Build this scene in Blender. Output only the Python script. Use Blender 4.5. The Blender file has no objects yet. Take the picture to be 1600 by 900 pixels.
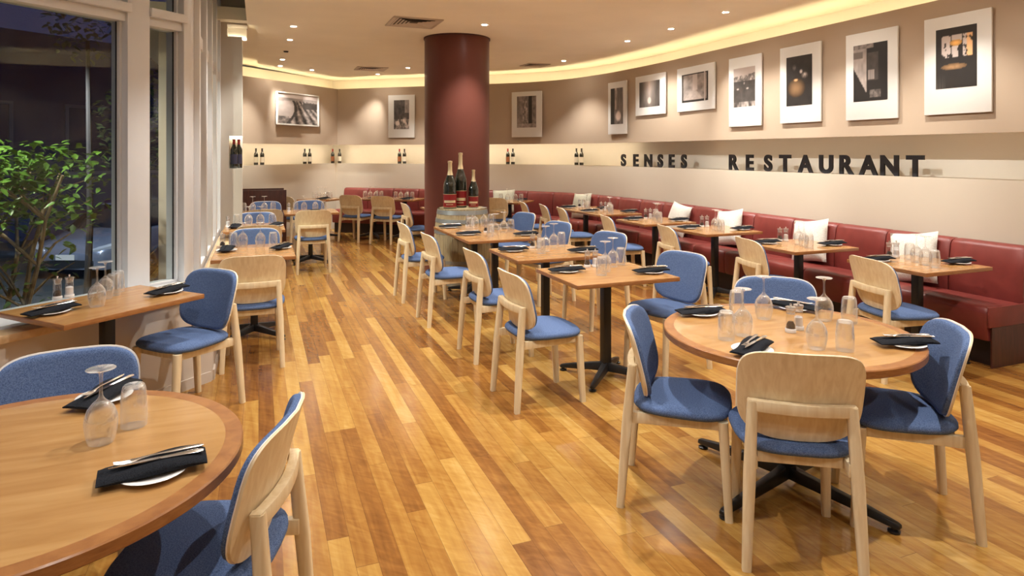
import bpy, bmesh, math, random
from mathutils import Vector, Matrix
random.seed(7)
PI = math.pi
S = bpy.context.scene
COL = S.collection

# ------------------------------------------------------------------ camera
YAW = 21.313
cam_d = bpy.data.cameras.new('camera')
cam = bpy.data.objects.new('camera', cam_d)
COL.objects.link(cam)
cam.location = (0, 0, 1.6)
cam.rotation_euler = (math.radians(90), 0, math.radians(-YAW))
cam_d.sensor_width = 36.0
cam_d.lens = 36.0 * 1015 / 1600
cam_d.shift_y = -(450 - 238.5) / 1600
cam_d.clip_start = 0.05
cam_d.clip_end = 200
S.camera = cam

# ------------------------------------------------------------------ world, exposure
w = bpy.data.worlds.new('night_sky')
S.world = w
w.use_nodes = True
w.node_tree.nodes['Background'].inputs[0].default_value = (0.010, 0.014, 0.040, 1)
w.node_tree.nodes['Background'].inputs[1].default_value = 1.0
S.view_settings.view_transform = 'Standard'
S.view_settings.look = 'None'
S.view_settings.gamma = 1
S.view_settings.use_curve_mapping = False
S.view_settings.exposure = 0.66
S.cycles.transparent_max_bounces = 40
S.cycles.max_bounces = 10
S.cycles.diffuse_bounces = 5
S.cycles.sample_clamp_indirect = 15

CEIL = 3.15
SPOT_W = 100.0
WARM = (1.0, 0.968, 0.905)
COOL = (0.90, 0.95, 1.0)

def lamp(name, loc, watts, color=WARM, target=None, size=125, blend=0.6, radius=0.03, kind='SPOT'):
    d = bpy.data.lights.new(name, kind)
    d.energy = watts
    d.color = color
    if kind == 'SPOT':
        d.spot_size = math.radians(size)
        d.spot_blend = blend
    if kind != 'AREA':
        d.shadow_soft_size = radius
    o = bpy.data.objects.new(name, d)
    COL.objects.link(o)
    o.location = loc
    if target is not None:
        v = Vector(target) - Vector(loc)
        o.rotation_euler = v.to_track_quat('-Z', 'Y').to_euler()
    return o

# ------------------------------------------------------------------ materials
def mat(name, color=(0.8, 0.8, 0.8), rough=0.5, metal=0.0, spec=0.5, emit=None, estr=0, coat=0.0):
    m = bpy.data.materials.new(name)
    m.use_nodes = True
    b = m.node_tree.nodes['Principled BSDF']
    b.inputs['Base Color'].default_value = (*color, 1)
    b.inputs['Roughness'].default_value = rough
    b.inputs['Metallic'].default_value = metal
    b.inputs['Specular IOR Level'].default_value = spec
    b.inputs['Coat Weight'].default_value = coat
    if emit:
        b.inputs['Emission Color'].default_value = (*emit, 1)
        b.inputs['Emission Strength'].default_value = estr
    return m

class NT:
    def __init__(self, m):
        self.t = m.node_tree
        self.b = self.t.nodes['Principled BSDF']
    def n(self, typ, **kw):
        x = self.t.nodes.new(typ)
        for k, v in kw.items():
            setattr(x, k, v)
        return x
    def l(self, a, b):
        self.t.links.new(a, b)
    def math(self, op, a, b=None):
        x = self.n('ShaderNodeMath', operation=op)
        for i, v in enumerate((a, b)):
            if v is None: continue
            if isinstance(v, (int, float)): x.inputs[i].default_value = v
            else: self.l(v, x.inputs[i])
        return x.outputs[0]
    def ramp(self, fac, stops, interp='LINEAR'):
        r = self.n('ShaderNodeValToRGB')
        r.color_ramp.interpolation = interp
        els = r.color_ramp.elements
        while len(els) < len(stops): els.new(0.5)
        for e, (p, c) in zip(els, stops):
            e.position = p; e.color = (*c, 1)
        self.l(fac, r.inputs[0])
        return r.outputs[0]

def grain(name, stops, scale=(1, 1, 1), nscale=4.0, rough=0.45, coat=0.0, distort=0.6, bump=0.0):
    m = mat(name, rough=rough, coat=coat)
    t = NT(m)
    tc = t.n('ShaderNodeTexCoord')
    mp = t.n('ShaderNodeMapping'); mp.inputs['Scale'].default_value = scale
    t.l(tc.outputs['Object'], mp.inputs[0])
    no = t.n('ShaderNodeTexNoise'); no.inputs['Scale'].default_value = nscale
    no.inputs['Detail'].default_value = 5; no.inputs['Distortion'].default_value = distort
    t.l(mp.outputs[0], no.inputs['Vector'])
    t.l(t.ramp(no.outputs['Fac'], stops), t.b.inputs['Base Color'])
    if bump:
        bu = t.n('ShaderNodeBump'); bu.inputs['Strength'].default_value = bump
        bu.inputs['Distance'].default_value = 0.002
        t.l(no.outputs['Fac'], bu.inputs['Height']); t.l(bu.outputs[0], t.b.inputs['Normal'])
    return m

def plaster(name, color, var=0.03, rough=0.85):
    m = mat(name, color, rough, spec=0.2)
    t = NT(m)
    tc = t.n('ShaderNodeTexCoord')
    no = t.n('ShaderNodeTexNoise'); no.inputs['Scale'].default_value = 1.3; no.inputs['Detail'].default_value = 3
    t.l(tc.outputs['Object'], no.inputs['Vector'])
    lo = tuple(c * (1 - var) for c in color); hi = tuple(min(1, c * (1 + var)) for c in color)
    t.l(t.ramp(no.outputs['Fac'], [(0.3, lo), (0.7, hi)]), t.b.inputs['Base Color'])
    return m

def weave(name, lo, hi, scale=260, rough=0.95):
    m = mat(name, hi, rough, spec=0.15)
    t = NT(m)
    tc = t.n('ShaderNodeTexCoord')
    no = t.n('ShaderNodeTexNoise'); no.inputs['Scale'].default_value = scale; no.inputs['Detail'].default_value = 2
    t.l(tc.outputs['Object'], no.inputs['Vector'])
    t.l(t.ramp(no.outputs['Fac'], [(0.35, lo), (0.65, hi)]), t.b.inputs['Base Color'])
    bu = t.n('ShaderNodeBump'); bu.inputs['Strength'].default_value = 0.25; bu.inputs['Distance'].default_value = 0.001
    t.l(no.outputs['Fac'], bu.inputs['Height']); t.l(bu.outputs[0], t.b.inputs['Normal'])
    return m

def clear(name, tint=(0.985, 0.99, 0.99), base=0.085, edge=0.9, power=2.0, rough=0.03, painted_glint=0.0):
    m = bpy.data.materials.new(name); m.use_nodes = True
    t = m.node_tree; t.nodes.clear()
    out = t.nodes.new('ShaderNodeOutputMaterial'); mix = t.nodes.new('ShaderNodeMixShader')
    tr = t.nodes.new('ShaderNodeBsdfTransparent'); tr.inputs[0].default_value = (*tint, 1)
    gl = t.nodes.new('ShaderNodeBsdfGlossy'); gl.inputs['Roughness'].default_value = rough
    gl.inputs[0].default_value = (1, 1, 1, 1)
    lw = t.nodes.new('ShaderNodeLayerWeight'); lw.inputs[0].default_value = 0.5
    p = t.nodes.new('ShaderNodeMath'); p.operation = 'POWER'; p.inputs[1].default_value = power
    ma = t.nodes.new('ShaderNodeMath'); ma.operation = 'MULTIPLY_ADD'
    ma.inputs[1].default_value = edge; ma.inputs[2].default_value = base
    t.links.new(lw.outputs['Facing'], p.inputs[0]); t.links.new(p.outputs[0], ma.inputs[0])
    t.links.new(ma.outputs[0], mix.inputs[0]); t.links.new(tr.outputs[0], mix.inputs[1])
    t.links.new(gl.outputs[0], mix.inputs[2])
    if painted_glint:
        df = t.nodes.new('ShaderNodeBsdfDiffuse'); df.inputs[0].default_value = (0.95, 0.96, 0.97, 1)  # white diffuse mixed in, most at edges, painting bright glints on glass
        m2 = t.nodes.new('ShaderNodeMixShader'); glint_fac = t.nodes.new('ShaderNodeMath'); glint_fac.operation = 'MULTIPLY_ADD'
        glint_fac.inputs[1].default_value = painted_glint * 3.0; glint_fac.inputs[2].default_value = painted_glint * 0.35
        t.links.new(p.outputs[0], glint_fac.inputs[0]); t.links.new(glint_fac.outputs[0], m2.inputs[0])
        t.links.new(mix.outputs[0], m2.inputs[1]); t.links.new(df.outputs[0], m2.inputs[2]); t.links.new(m2.outputs[0], out.inputs[0])
    else:
        t.links.new(mix.outputs[0], out.inputs[0])
    return m

def floor_mat():
    m = mat('floorboards', rough=0.2, spec=0.5)
    t = NT(m)
    g = t.n('ShaderNodeNewGeometry')
    sep = t.n('ShaderNodeSeparateXYZ'); t.l(g.outputs['Position'], sep.inputs[0])
    X, Y = sep.outputs[0], sep.outputs[1]
    W = 0.0875
    xr = t.math('DIVIDE', X, W)
    row = t.math('FLOOR', xr)
    fx = t.math('SUBTRACT', xr, row)
    wn = t.n('ShaderNodeTexWhiteNoise', noise_dimensions='1D'); t.l(row, wn.inputs['W'])
    wn2 = t.n('ShaderNodeTexWhiteNoise', noise_dimensions='1D'); t.l(t.math('ADD', row, 57.3), wn2.inputs['W'])
    length = t.math('ADD', t.math('MULTIPLY', wn2.outputs[0], 1.3), 1.0)
    yy = t.math('DIVIDE', t.math('ADD', Y, t.math('MULTIPLY', wn.outputs[0], 9.0)), length)
    idx = t.math('FLOOR', yy)
    fy = t.math('SUBTRACT', yy, idx)
    cid = t.n('ShaderNodeCombineXYZ'); t.l(row, cid.inputs[0]); t.l(idx, cid.inputs[1])
    bn = t.n('ShaderNodeTexWhiteNoise', noise_dimensions='2D'); t.l(cid.outputs[0], bn.inputs['Vector'])
    # grain coordinates: shifted per board
    gv = t.n('ShaderNodeCombineXYZ')
    t.l(t.math('MULTIPLY', X, 1.0), gv.inputs[0])
    t.l(t.math('MULTIPLY', Y, 0.07), gv.inputs[1])
    t.l(t.math('MULTIPLY', bn.outputs[0], 40.0), gv.inputs[2])
    no = t.n('ShaderNodeTexNoise'); no.inputs['Scale'].default_value = 30; no.inputs['Detail'].default_value = 5
    no.inputs['Distortion'].default_value = 0.5
    t.l(gv.outputs[0], no.inputs['Vector'])
    # fiddleback figure: cross-grain waves
    gv2 = t.n('ShaderNodeCombineXYZ')
    t.l(t.math('MULTIPLY', X, 0.55), gv2.inputs[0]); t.l(t.math('ADD', Y, t.math('MULTIPLY', X, 0.9)), gv2.inputs[1])
    t.l(t.math('MULTIPLY', bn.outputs[0], 25.0), gv2.inputs[2])
    no2 = t.n('ShaderNodeTexNoise'); no2.inputs['Scale'].default_value = 15; no2.inputs['Detail'].default_value = 3
    no2.inputs['Distortion'].default_value = 1.6
    t.l(gv2.outputs[0], no2.inputs['Vector'])
    f = t.math('ADD', t.math('MULTIPLY', t.math('SUBTRACT', bn.outputs[0], 0.5), 0.54),
               t.math('ADD', t.math('MULTIPLY', t.math('SUBTRACT', no.outputs[0], 0.5), 0.55),
                      t.math('MULTIPLY', t.math('SUBTRACT', no2.outputs[0], 0.5), 0.34)))
    f = t.math('ADD', f, 0.5)
    col = t.ramp(f, [(0.10, (0.17, 0.060, 0.014)), (0.33, (0.30, 0.122, 0.026)), (0.53, (0.42, 0.200, 0.043)),
                     (0.72, (0.54, 0.300, 0.072)), (0.95, (0.68, 0.44, 0.145))])
    ex = t.math('LESS_THAN', fx, 0.022)
    ey = t.math('LESS_THAN', t.math('MULTIPLY', fy, length), 0.003)
    seam = t.math('MULTIPLY', t.math('MAXIMUM', ex, ey), 0.6)
    mx = t.n('ShaderNodeMixRGB'); t.l(seam, mx.inputs[0]); t.l(col, mx.inputs[1])
    mx.inputs[2].default_value = (0.10, 0.035, 0.012, 1)
    hs = t.n('ShaderNodeHueSaturation'); hs.inputs['Value'].default_value = 0.86
    t.l(mx.outputs[0], hs.inputs['Color']); t.l(hs.outputs[0], t.b.inputs['Base Color'])
    t.l(t.math('ADD', t.math('MULTIPLY', no2.outputs[0], 0.12), 0.14), t.b.inputs['Roughness'])
    return m

M = {}
M['floor'] = floor_mat()
M['ceiling'] = plaster('ceiling_paint', (0.95, 0.90, 0.76))
M['upper'] = plaster('taupe_paint', (0.44, 0.340, 0.25))
M['lower'] = plaster('lit_taupe_paint', (0.57, 0.50, 0.405))  # the taupe again, made lighter: brightness from the spots put into the colour
M['cream'] = plaster('cream_paint', (0.90, 0.86, 0.76))
M['white'] = mat('white_gloss_paint', (0.70, 0.71, 0.73), 0.35)
M['pier'] = plaster('grey_beige_paint', (0.50, 0.46, 0.40))
M['dado'] = plaster('beige_dado_paint', (0.62, 0.55, 0.48))
M['column'] = plaster('oxblood_paint', (0.130, 0.042, 0.030), 0.05, 0.38)
M['trimred'] = mat('oxblood_collar', (0.06, 0.012, 0.010), 0.5)
M['leather'] = grain('red_leather', [(0.3, (0.165, 0.026, 0.021)), (0.7, (0.215, 0.036, 0.029))], nscale=6, rough=0.42)
M['darkwood'] = grain('dark_wood', [(0.3, (0.045, 0.012, 0.008)), (0.7, (0.085, 0.022, 0.014))], (8, 8, 1), 5, 0.4)
M['plinth'] = mat('black_plinth', (0.022, 0.010, 0.008), 0.5)
M['ash'] = grain('pale_ash_wood', [(0.3, (0.70, 0.545, 0.325)), (0.7, (0.83, 0.70, 0.475))], (9, 9, 0.8), 5, 0.42, bump=0.05)
M['edgeply'] = mat('white_ply_edge', (0.88, 0.83, 0.76), 0.5)
M['blue'] = weave('blue_wool', (0.062, 0.100, 0.215), (0.140, 0.205, 0.37))
M['top'] = grain('table_veneer', [(0.25, (0.38, 0.175, 0.056)), (0.5, (0.46, 0.235, 0.080)), (0.8, (0.54, 0.30, 0.115))], (1.2, 7, 7), 4, 0.22, coat=0.25)
M['top2'] = grain('round_table_veneer', [(0.25, (0.39, 0.195, 0.064)), (0.5, (0.47, 0.255, 0.090)), (0.8, (0.55, 0.32, 0.125))], (1.0, 6, 6), 3, 0.2, coat=0.25)
M['topedge'] = grain('table_edge_wood', [(0.3, (0.27, 0.105, 0.034)), (0.7, (0.40, 0.18, 0.060))], (3, 3, 20), 6, 0.3)
M['sill'] = grain('sill_wood', [(0.3, (0.55, 0.36, 0.18)), (0.7, (0.72, 0.52, 0.30))], (1, 6, 6), 4, 0.4)
M['black'] = mat('black_powder_coat', (0.012, 0.012, 0.013), 0.38)
M['chrome'] = mat('polished_steel', (0.90, 0.90, 0.90), 0.16, 1.0)
M['china'] = mat('white_china', (0.86, 0.85, 0.83), 0.15)
M['napkin'] = weave('black_napkin', (0.008, 0.009, 0.012), (0.022, 0.024, 0.030), 400)
M['glass'] = clear('table_glass', painted_glint=0.07)
M['pane'] = clear('window_glass', (0.90, 0.93, 0.93), 0.025, 0.85, 4.0, 0.0)
M['acrylic'] = clear('clear_acrylic', (0.96, 0.96, 0.97), 0.12, 0.7, 2.0, 0.05)
M['pepper'] = mat('peppercorns', (0.035, 0.022, 0.015), 0.8)
M['salt'] = mat('salt_crystals', (0.85, 0.84, 0.83), 0.7)
M['frosted'] = clear('frosted_cap', (0.93, 0.93, 0.94), 0.42, 0.5, 1.5, 0.25)
M['capwhite'] = mat('mill_white', (0.82, 0.81, 0.80), 0.25)
M['mount'] = mat('white_mount_board', (0.70, 0.68, 0.64), 0.7)
M['letter'] = mat('black_letter', (0.014, 0.014, 0.018), 0.5)
M['bottle'] = mat('dark_bottle_glass', (0.010, 0.012, 0.008), 0.06, spec=0.7, coat=0.5)
M['label'] = mat('paper_label', (0.80, 0.76, 0.68), 0.6)
M['labelbrown'] = mat('brown_label', (0.32, 0.12, 0.05), 0.6)
M['labelnavy'] = mat('navy_label', (0.030, 0.030, 0.065), 0.5)
M['redlabel'] = mat('red_label', (0.24, 0.010, 0.012), 0.4)
M['gold'] = mat('gold_foil', (0.85, 0.74, 0.48), 0.35, 0.6)
M['redcap'] = mat('red_capsule', (0.30, 0.02, 0.02), 0.3)
M['blackcap'] = mat('black_capsule', (0.02, 0.015, 0.015), 0.3)
M['barrel'] = grain('weathered_oak', [(0.25, (0.20, 0.15, 0.085)), (0.5, (0.34, 0.27, 0.15)), (0.8, (0.46, 0.38, 0.22))], (9, 9, 0.7), 6, 0.7, bump=0.3)
M['hoop'] = mat('galvanised_hoop', (0.30, 0.32, 0.32), 0.45, 0.7)
M['cushion'] = weave('white_cushion_cloth', (0.62, 0.60, 0.54), (0.80, 0.77, 0.71), 120)
M['cushion2'] = weave('sage_cushion_cloth', (0.50, 0.50, 0.40), (0.64, 0.62, 0.50), 120)
M['vent'] = mat('vent_metal', (0.60, 0.52, 0.43), 0.5)
M['ventdark'] = mat('vent_duct', (0.10, 0.08, 0.065), 0.8)
M['lampglow'] = mat('lamp_glow', (1, 1, 1), 0.4, emit=(1.0, 0.93, 0.82), estr=220)
M['led'] = mat('led_strip', (1, 1, 1), 0.4, emit=(1.0, 0.84, 0.52), estr=8.5)
M['ledlow'] = mat('led_strip_low', (1, 1, 1), 0.4, emit=(1.0, 0.86, 0.62), estr=13)
M['leddim'] = mat('led_strip_dim', (1, 1, 1), 0.4, emit=(1.0, 0.82, 0.58), estr=2.2)
M['leaf'] = grain('green_leaves', [(0.3, (0.035, 0.10, 0.010)), (0.7, (0.12, 0.26, 0.03))], nscale=3, rough=0.4)
M['leafdark'] = mat('night_leaves', (0.03, 0.055, 0.015), 0.5)
M['bark'] = grain('bark', [(0.3, (0.14, 0.10, 0.05)), (0.7, (0.26, 0.20, 0.11))], (8, 8, 1), 5, 0.8)
M['barkdark'] = mat('dark_bark', (0.04, 0.032, 0.024), 0.9)
M['asphalt'] = plaster('asphalt', (0.045, 0.05, 0.05), 0.3)
M['carpaint'] = mat('silver_car_paint', (0.36, 0.40, 0.50), 0.25, 0.6, coat=0.8)
M['carglass'] = mat('car_windscreen', (0.01, 0.012, 0.016), 0.05)
M['lens'] = mat('headlamp_lens', (0.65, 0.68, 0.72), 0.1, 0.3, coat=1.0)
M['plate'] = mat('number_plate', (0.75, 0.73, 0.66), 0.4)
M['rubber'] = mat('rubber', (0.012, 0.012, 0.012), 0.7)
M['facade'] = plaster('navy_facade', (0.045, 0.055, 0.13), 0.1)
M['facadetrim'] = mat('facade_trim', (0.12, 0.13, 0.19), 0.7)
M['facadeglass'] = mat('facade_glass', (0.02, 0.03, 0.08), 0.15)

# ------------------------------------------------------------------ mesh helpers
class MB:
    def __init__(self):
        self.v = []; self.f = []; self.m = []; self.mats = []
    def slot(self, m):
        if m is None: return 0
        if m not in self.mats: self.mats.append(m)
        return self.mats.index(m)
    def add(self, vs, fs, m=None):
        o = len(self.v); k = self.slot(m)
        self.v += [tuple(p) for p in vs]
        self.f += [tuple(i + o for i in q) for q in fs]
        self.m += [k] * len(fs)
    def hexa(self, p, m=None):      # 8 points: bottom 4 ccw, top 4 ccw
        self.add(p, [(3, 2, 1, 0), (4, 5, 6, 7), (0, 1, 5, 4), (1, 2, 6, 5), (2, 3, 7, 6), (3, 0, 4, 7)], m)
    def box(self, x0, x1, y0, y1, z0, z1, m=None):
        self.hexa([(x0, y0, z0), (x1, y0, z0), (x1, y1, z0), (x0, y1, z0),
                   (x0, y0, z1), (x1, y0, z1), (x1, y1, z1), (x0, y1, z1)], m)
    def rings(self, rs, m=None, closed=True, cap0=True, cap1=True):
        n = len(rs[0]); vs = [p for r in rs for p in r]; fs = []
        for i in range(len(rs) - 1):
            for j in range(n if closed else n - 1):
                k = (j + 1) % n
                fs.append((i * n + j, i * n + k, (i + 1) * n + k, (i + 1) * n + j))
        if cap0: fs.append(tuple(reversed(range(n))))
        if cap1: fs.append(tuple(range((len(rs) - 1) * n, len(rs) * n)))
        self.add(vs, fs, m)
    def lathe(self, prof, seg=24, m=None, c=(0, 0), loop=False):
        rs = [[(c[0] + r * math.cos(2 * PI * j / seg), c[1] + r * math.sin(2 * PI * j / seg), z) for j in range(seg)] for r, z in prof]
        if loop: rs.append(rs[0]); self.rings(rs, m, cap0=False, cap1=False)
        else: self.rings(rs, m, cap0=prof[0][0] > 1e-5, cap1=prof[-1][0] > 1e-5)
    def tube(self, pts, rad, seg=8, m=None, squash=1.0, sq=False):
        pts = [Vector(p) for p in pts]; rs = []
        if not isinstance(rad, (list, tuple)): rad = [rad] * len(pts)
        for i, p in enumerate(pts):
            d = (pts[min(i + 1, len(pts) - 1)] - pts[max(i - 1, 0)]).normalized()
            up = Vector((0, 0, 1)) if abs(d.z) < 0.9 else Vector((0, 1, 0))
            a = d.cross(up).normalized(); b = a.cross(d).normalized()
            rs.append([tuple(p + rad[i] * (a * math.cos(2 * PI * (j + 0.5 * sq) / seg) + b * squash * math.sin(2 * PI * (j + 0.5 * sq) / seg))) for j in range(seg)])
        self.rings(rs, m)
    def mesh(self, name, m=None, smooth=35, bevel=0, seg=2):
        me = bpy.data.meshes.new(name)
        me.from_pydata(self.v, [], self.f)
        mats = self.mats if self.mats else ([m] if m else [])
        for x in mats: me.materials.append(x)
        if self.mats:
            for p, k in zip(me.polygons, self.m): p.material_index = k
        bm = bmesh.new(); bm.from_mesh(me)
        bmesh.ops.remove_doubles(bm, verts=bm.verts, dist=1e-6)
        bmesh.ops.recalc_face_normals(bm, faces=bm.faces)
        if bevel:
            es = [e for e in bm.edges if len(e.link_faces) == 2 and e.calc_face_angle(0) > math.radians(40)]
            bmesh.ops.bevel(bm, geom=es, offset=bevel, segments=seg, affect='EDGES', profile=0.5, clamp_overlap=True)
        bm.to_mesh(me); bm.free()
        me.polygons.foreach_set('use_smooth', [True] * len(me.polygons))
        me.set_sharp_from_angle(angle=math.radians(smooth))
        me.update()
        return me

def link(name, me, parent=None, loc=None):
    o = bpy.data.objects.new(name, me)
    COL.objects.link(o)
    if parent: o.parent = parent
    if loc: o.location = loc
    return o

def empty(name, loc=(0, 0, 0), rz=0):
    o = bpy.data.objects.new(name, None)
    o.empty_display_size = 0.1
    COL.objects.link(o); o.location = loc; o.rotation_euler = (0, 0, rz)
    return o

def tag(o, label=None, cat=None, group=None, kind=None):
    if label: o['label'] = label
    if cat: o['category'] = cat
    if group: o['group'] = group
    if kind: o['kind'] = kind
    return o

def struct(name, mb, m=None, parent=None, **kw):
    o = link(name, mb.mesh(name, m, **kw), parent)
    if not parent: o['kind'] = 'structure'
    return o

def dup(root):
    r = root.copy(); COL.objects.link(r)
    for ch in root.children:
        c = ch.copy(); COL.objects.link(c); c.parent = r
        for g in ch.children:
            d = g.copy(); COL.objects.link(d); d.parent = c
    return r

class Stock:
    """first call hands out the object itself, later calls hand out copies"""
    def __init__(self, make): self.make = make; self.o = None
    def get(self):
        if self.o is None: self.o = self.make(); return self.o
        return dup(self.o)

def rotz_of(f): return math.atan2(-f[0], f[1])

# ------------------------------------------------------------------ wall path
CTRL = [(5.48, -2.5), (5.48, 7.0), (5.5, 8.0), (5.45, 9.0), (5.35, 9.8), (5.12, 10.6), (4.7, 11.25), (4.13, 11.8), (1.53, 13.9)]
def catmull(P, n=5):
    out = [P[0]]
    for i in range(1, len(P) - 1):
        p0, p1, p2, p3 = P[i - 1], P[i], P[i + 1], P[min(i + 2, len(P) - 1)]
        if i == 1: p0 = (5.48, 6.0)
        if i == len(P) - 2: out.append(p1); break
        for k in range(n):
            t = k / n
            out.append(tuple(0.5 * ((2 * p1[a]) + (-p0[a] + p2[a]) * t + (2 * p0[a] - 5 * p1[a] + 4 * p2[a] - p3[a]) * t * t
                                    + (-p0[a] + 3 * p1[a] - 3 * p2[a] + p3[a]) * t ** 3) for a in (0, 1)))
    out.append(P[-1])
    return out
ctl = CTRL[:-1] + [(4.13 - 0.39, 11.8 + 0.315), (1.53, 13.9)]
RP = catmull(ctl)                      # right and far wall face
CORNER = (1.53, 13.9)
LP = [CORNER, (-0.24, 12.08), (-0.95, 11.35)]
WALL = RP + LP[1:]
def off(P, o):
    out = []
    for i in range(len(P)):
        ns = []
        if i > 0:
            dx, dy = P[i][0] - P[i - 1][0], P[i][1] - P[i - 1][1]; l = math.hypot(dx, dy); ns.append((dy / l, -dx / l))
        if i < len(P) - 1:
            dx, dy = P[i + 1][0] - P[i][0], P[i + 1][1] - P[i][1]; l = math.hypot(dx, dy); ns.append((dy / l, -dx / l))
        nx = sum(n[0] for n in ns) / len(ns); ny = sum(n[1] for n in ns) / len(ns); l2 = nx * nx + ny * ny
        out.append((P[i][0] + o * nx / l2, P[i][1] + o * ny / l2))
    return out
def arclen(P):
    s = [0]
    for a, b in zip(P, P[1:]): s.append(s[-1] + math.dist(a, b))
    return s
def at(P, s, o=0.0):
    L = arclen(P); s = max(0.0, min(s, L[-1] - 1e-6))
    Q = off(P, o) if o else P
    for i in range(len(P) - 1):
        if L[i] <= s <= L[i + 1]:
            t = (s - L[i]) / (L[i + 1] - L[i])
            return (Q[i][0] + t * (Q[i + 1][0] - Q[i][0]), Q[i][1] + t * (Q[i + 1][1] - Q[i][1]))
def near_s(P, p):
    L = arclen(P); best = None
    for i in range(len(P) - 1):
        a, b = Vector(P[i]), Vector(P[i + 1]); d = b - a
        t = max(0, min(1, (Vector(p) - a).dot(d) / d.length_squared))
        q = a + t * d; e = (Vector(p) - q).length
        if best is None or e < best[0]: best = (e, L[i] + t * d.length)
    return best[1]
def strip_loft(mb, P, section, m):
    """section: closed list of (offset, z); swept along P"""
    offs = {o: off(P, o) for o in set(o for o, z in section)}
    mb.rings([[(offs[o][i][0], offs[o][i][1], z) for o, z in section] for i in range(len(P))], m)

def k0_light(P): return P[0][1] < 0
def strip_loft_from(mb, P, k0, section, m):
    offs = {o: off(P, o) for o in set(o for o, z in section)}
    mb.rings([[(offs[o][i][0], offs[o][i][1], z) for o, z in section] for i in range(k0, len(P))], m)

def wall_side(name, P):
    mb = MB()
    strip_loft(mb, P, [(0.15, 0), (0.52, 0), (0.52, 1.375), (0.15, 1.375)], M['lower'])
    strip_loft(mb, P, [(0.42, 1.375), (0.52, 1.375), (0.52, 1.80), (0.42, 1.80)], M['cream'])
    strip_loft(mb, P, [(0.0, 1.76), (0.03, 1.76), (0.03, 1.80), (0.52, 1.80), (0.52, 2.84), (0.05, 2.84), (0.05, 2.92), (0.0, 2.92)], M['upper'])
    strip_loft(mb, P, [(0.45, 2.84), (0.52, 2.84), (0.52, 3.16), (0.45, 3.16)], M['cream'])
    o = struct(name, mb, smooth=25)
    g = MB(); strip_loft(g, P, [(0.10, 2.842), (0.14, 2.842), (0.14, 2.852), (0.10, 2.852)], None)
    a = link('cove_light_strip', g.mesh('cove_light_strip', M['led']), o)
    if k0_light(P):
        g = MB(); strip_loft_from(g, P[:3], 0, [(0.045, 1.782), (0.07, 1.782), (0.07, 1.799), (0.045, 1.799)], None)
        link('niche_light_strip', g.mesh('niche_light_strip', M['leddim']), o)
    k0 = next((i for i, p in enumerate(P) if p[1] > 9.0), 0)
    Pn = P[k0:] if k0 else P
    g = MB(); strip_loft_from(g, P, k0, [(0.045, 1.782), (0.07, 1.782), (0.07, 1.799), (0.045, 1.799)], None)
    link('niche_light_strip', g.mesh('niche_light_strip', M['ledlow']), o)
    return o
# split at the corners so every side is its own object; the mitre comes from the whole path
class _P: pass
def side_path(i0, i1): return WALL[i0:i1]
nR = len(RP)
iC = next(i for i, p in enumerate(RP) if p[1] > 11.79)
def wall_piece(name, i0, i1):
    global off
    sub = WALL[i0:i1 + 1]
    base_off = off
    def off_sub(P, o):
        return base_off(WALL, o)[i0:i1 + 1]
    off = off_sub
    o = wall_side(name, sub)
    off = base_off
    return o
wall_piece('wall_right', 0, iC)
wall_piece('wall_far', iC, nR - 1)
wall_piece('wall_far_left', nR - 1, len(WALL) - 1)

# ------------------------------------------------------------------ floor, ceiling, closing walls
mb = MB(); mb.box(-1.6, 6.2, -2.6, 14.9, -0.12, 0)
mb.hexa([(-3.9, -2.6, -0.12), (-1.6, -2.6, -0.12), (-1.6, 4.6, -0.12), (-3.9, 2.6, -0.12), (-3.9, -2.6, 0), (-1.6, -2.6, 0), (-1.6, 4.6, 0), (-3.9, 2.6, 0)])
struct('floor', mb, M['floor'])
mb = MB()
mb.box(-0.13, 6.3, -2.7, 8.5, CEIL, CEIL + 0.15)
mb.box(-1.7, 6.3, 8.5, 15.0, CEIL + 0.05, CEIL + 0.2)
# inner ceiling field with its small step, far part
E2 = off(WALL, 0.40)
field = [(-0.02, 8.5), (6.0, 8.5)] + [p for p in off(WALL, 0.43) if p[1] > 8.5][:-1]
field = [p for p in field if p[0] > -0.6]
field[-1] = (-0.02, 12.62)
n = len(field)
mb.add([(x, y, CEIL) for x, y in field] + [(x, y, CEIL + 0.06) for x, y in field],
       [tuple(range(n)), tuple(reversed(range(n, 2 * n)))] + [(i, (i + 1) % n, n + (i + 1) % n, n + i) for i in range(n)])
CEILING = struct('ceiling', mb, M['ceiling'])
mb = MB(); mb.box(-4.1, -0.13, -2.7, 8.72, 4.2, 4.3); mb.box(-0.13, 0.0, -2.7, 8.72, CEIL + 0.15, 4.3)
struct('ceiling_void', mb, M['ceiling'])
mb = MB(); mb.box(-4.1, 6.2, -2.7, -2.5, 0, 4.3)
struct('wall_back', mb, M['lower'])
mb = MB(); mb.box(-4.1, -3.7, -2.6, 1.85, 0, 4.2)
struct('wall_left', mb, M['white'])
mb = MB(); mb.box(-1.15, -0.95, 9.05, 11.5, 0, CEIL + 0.1)
struct('wall_left_rear', mb, M['lower'])

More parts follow.
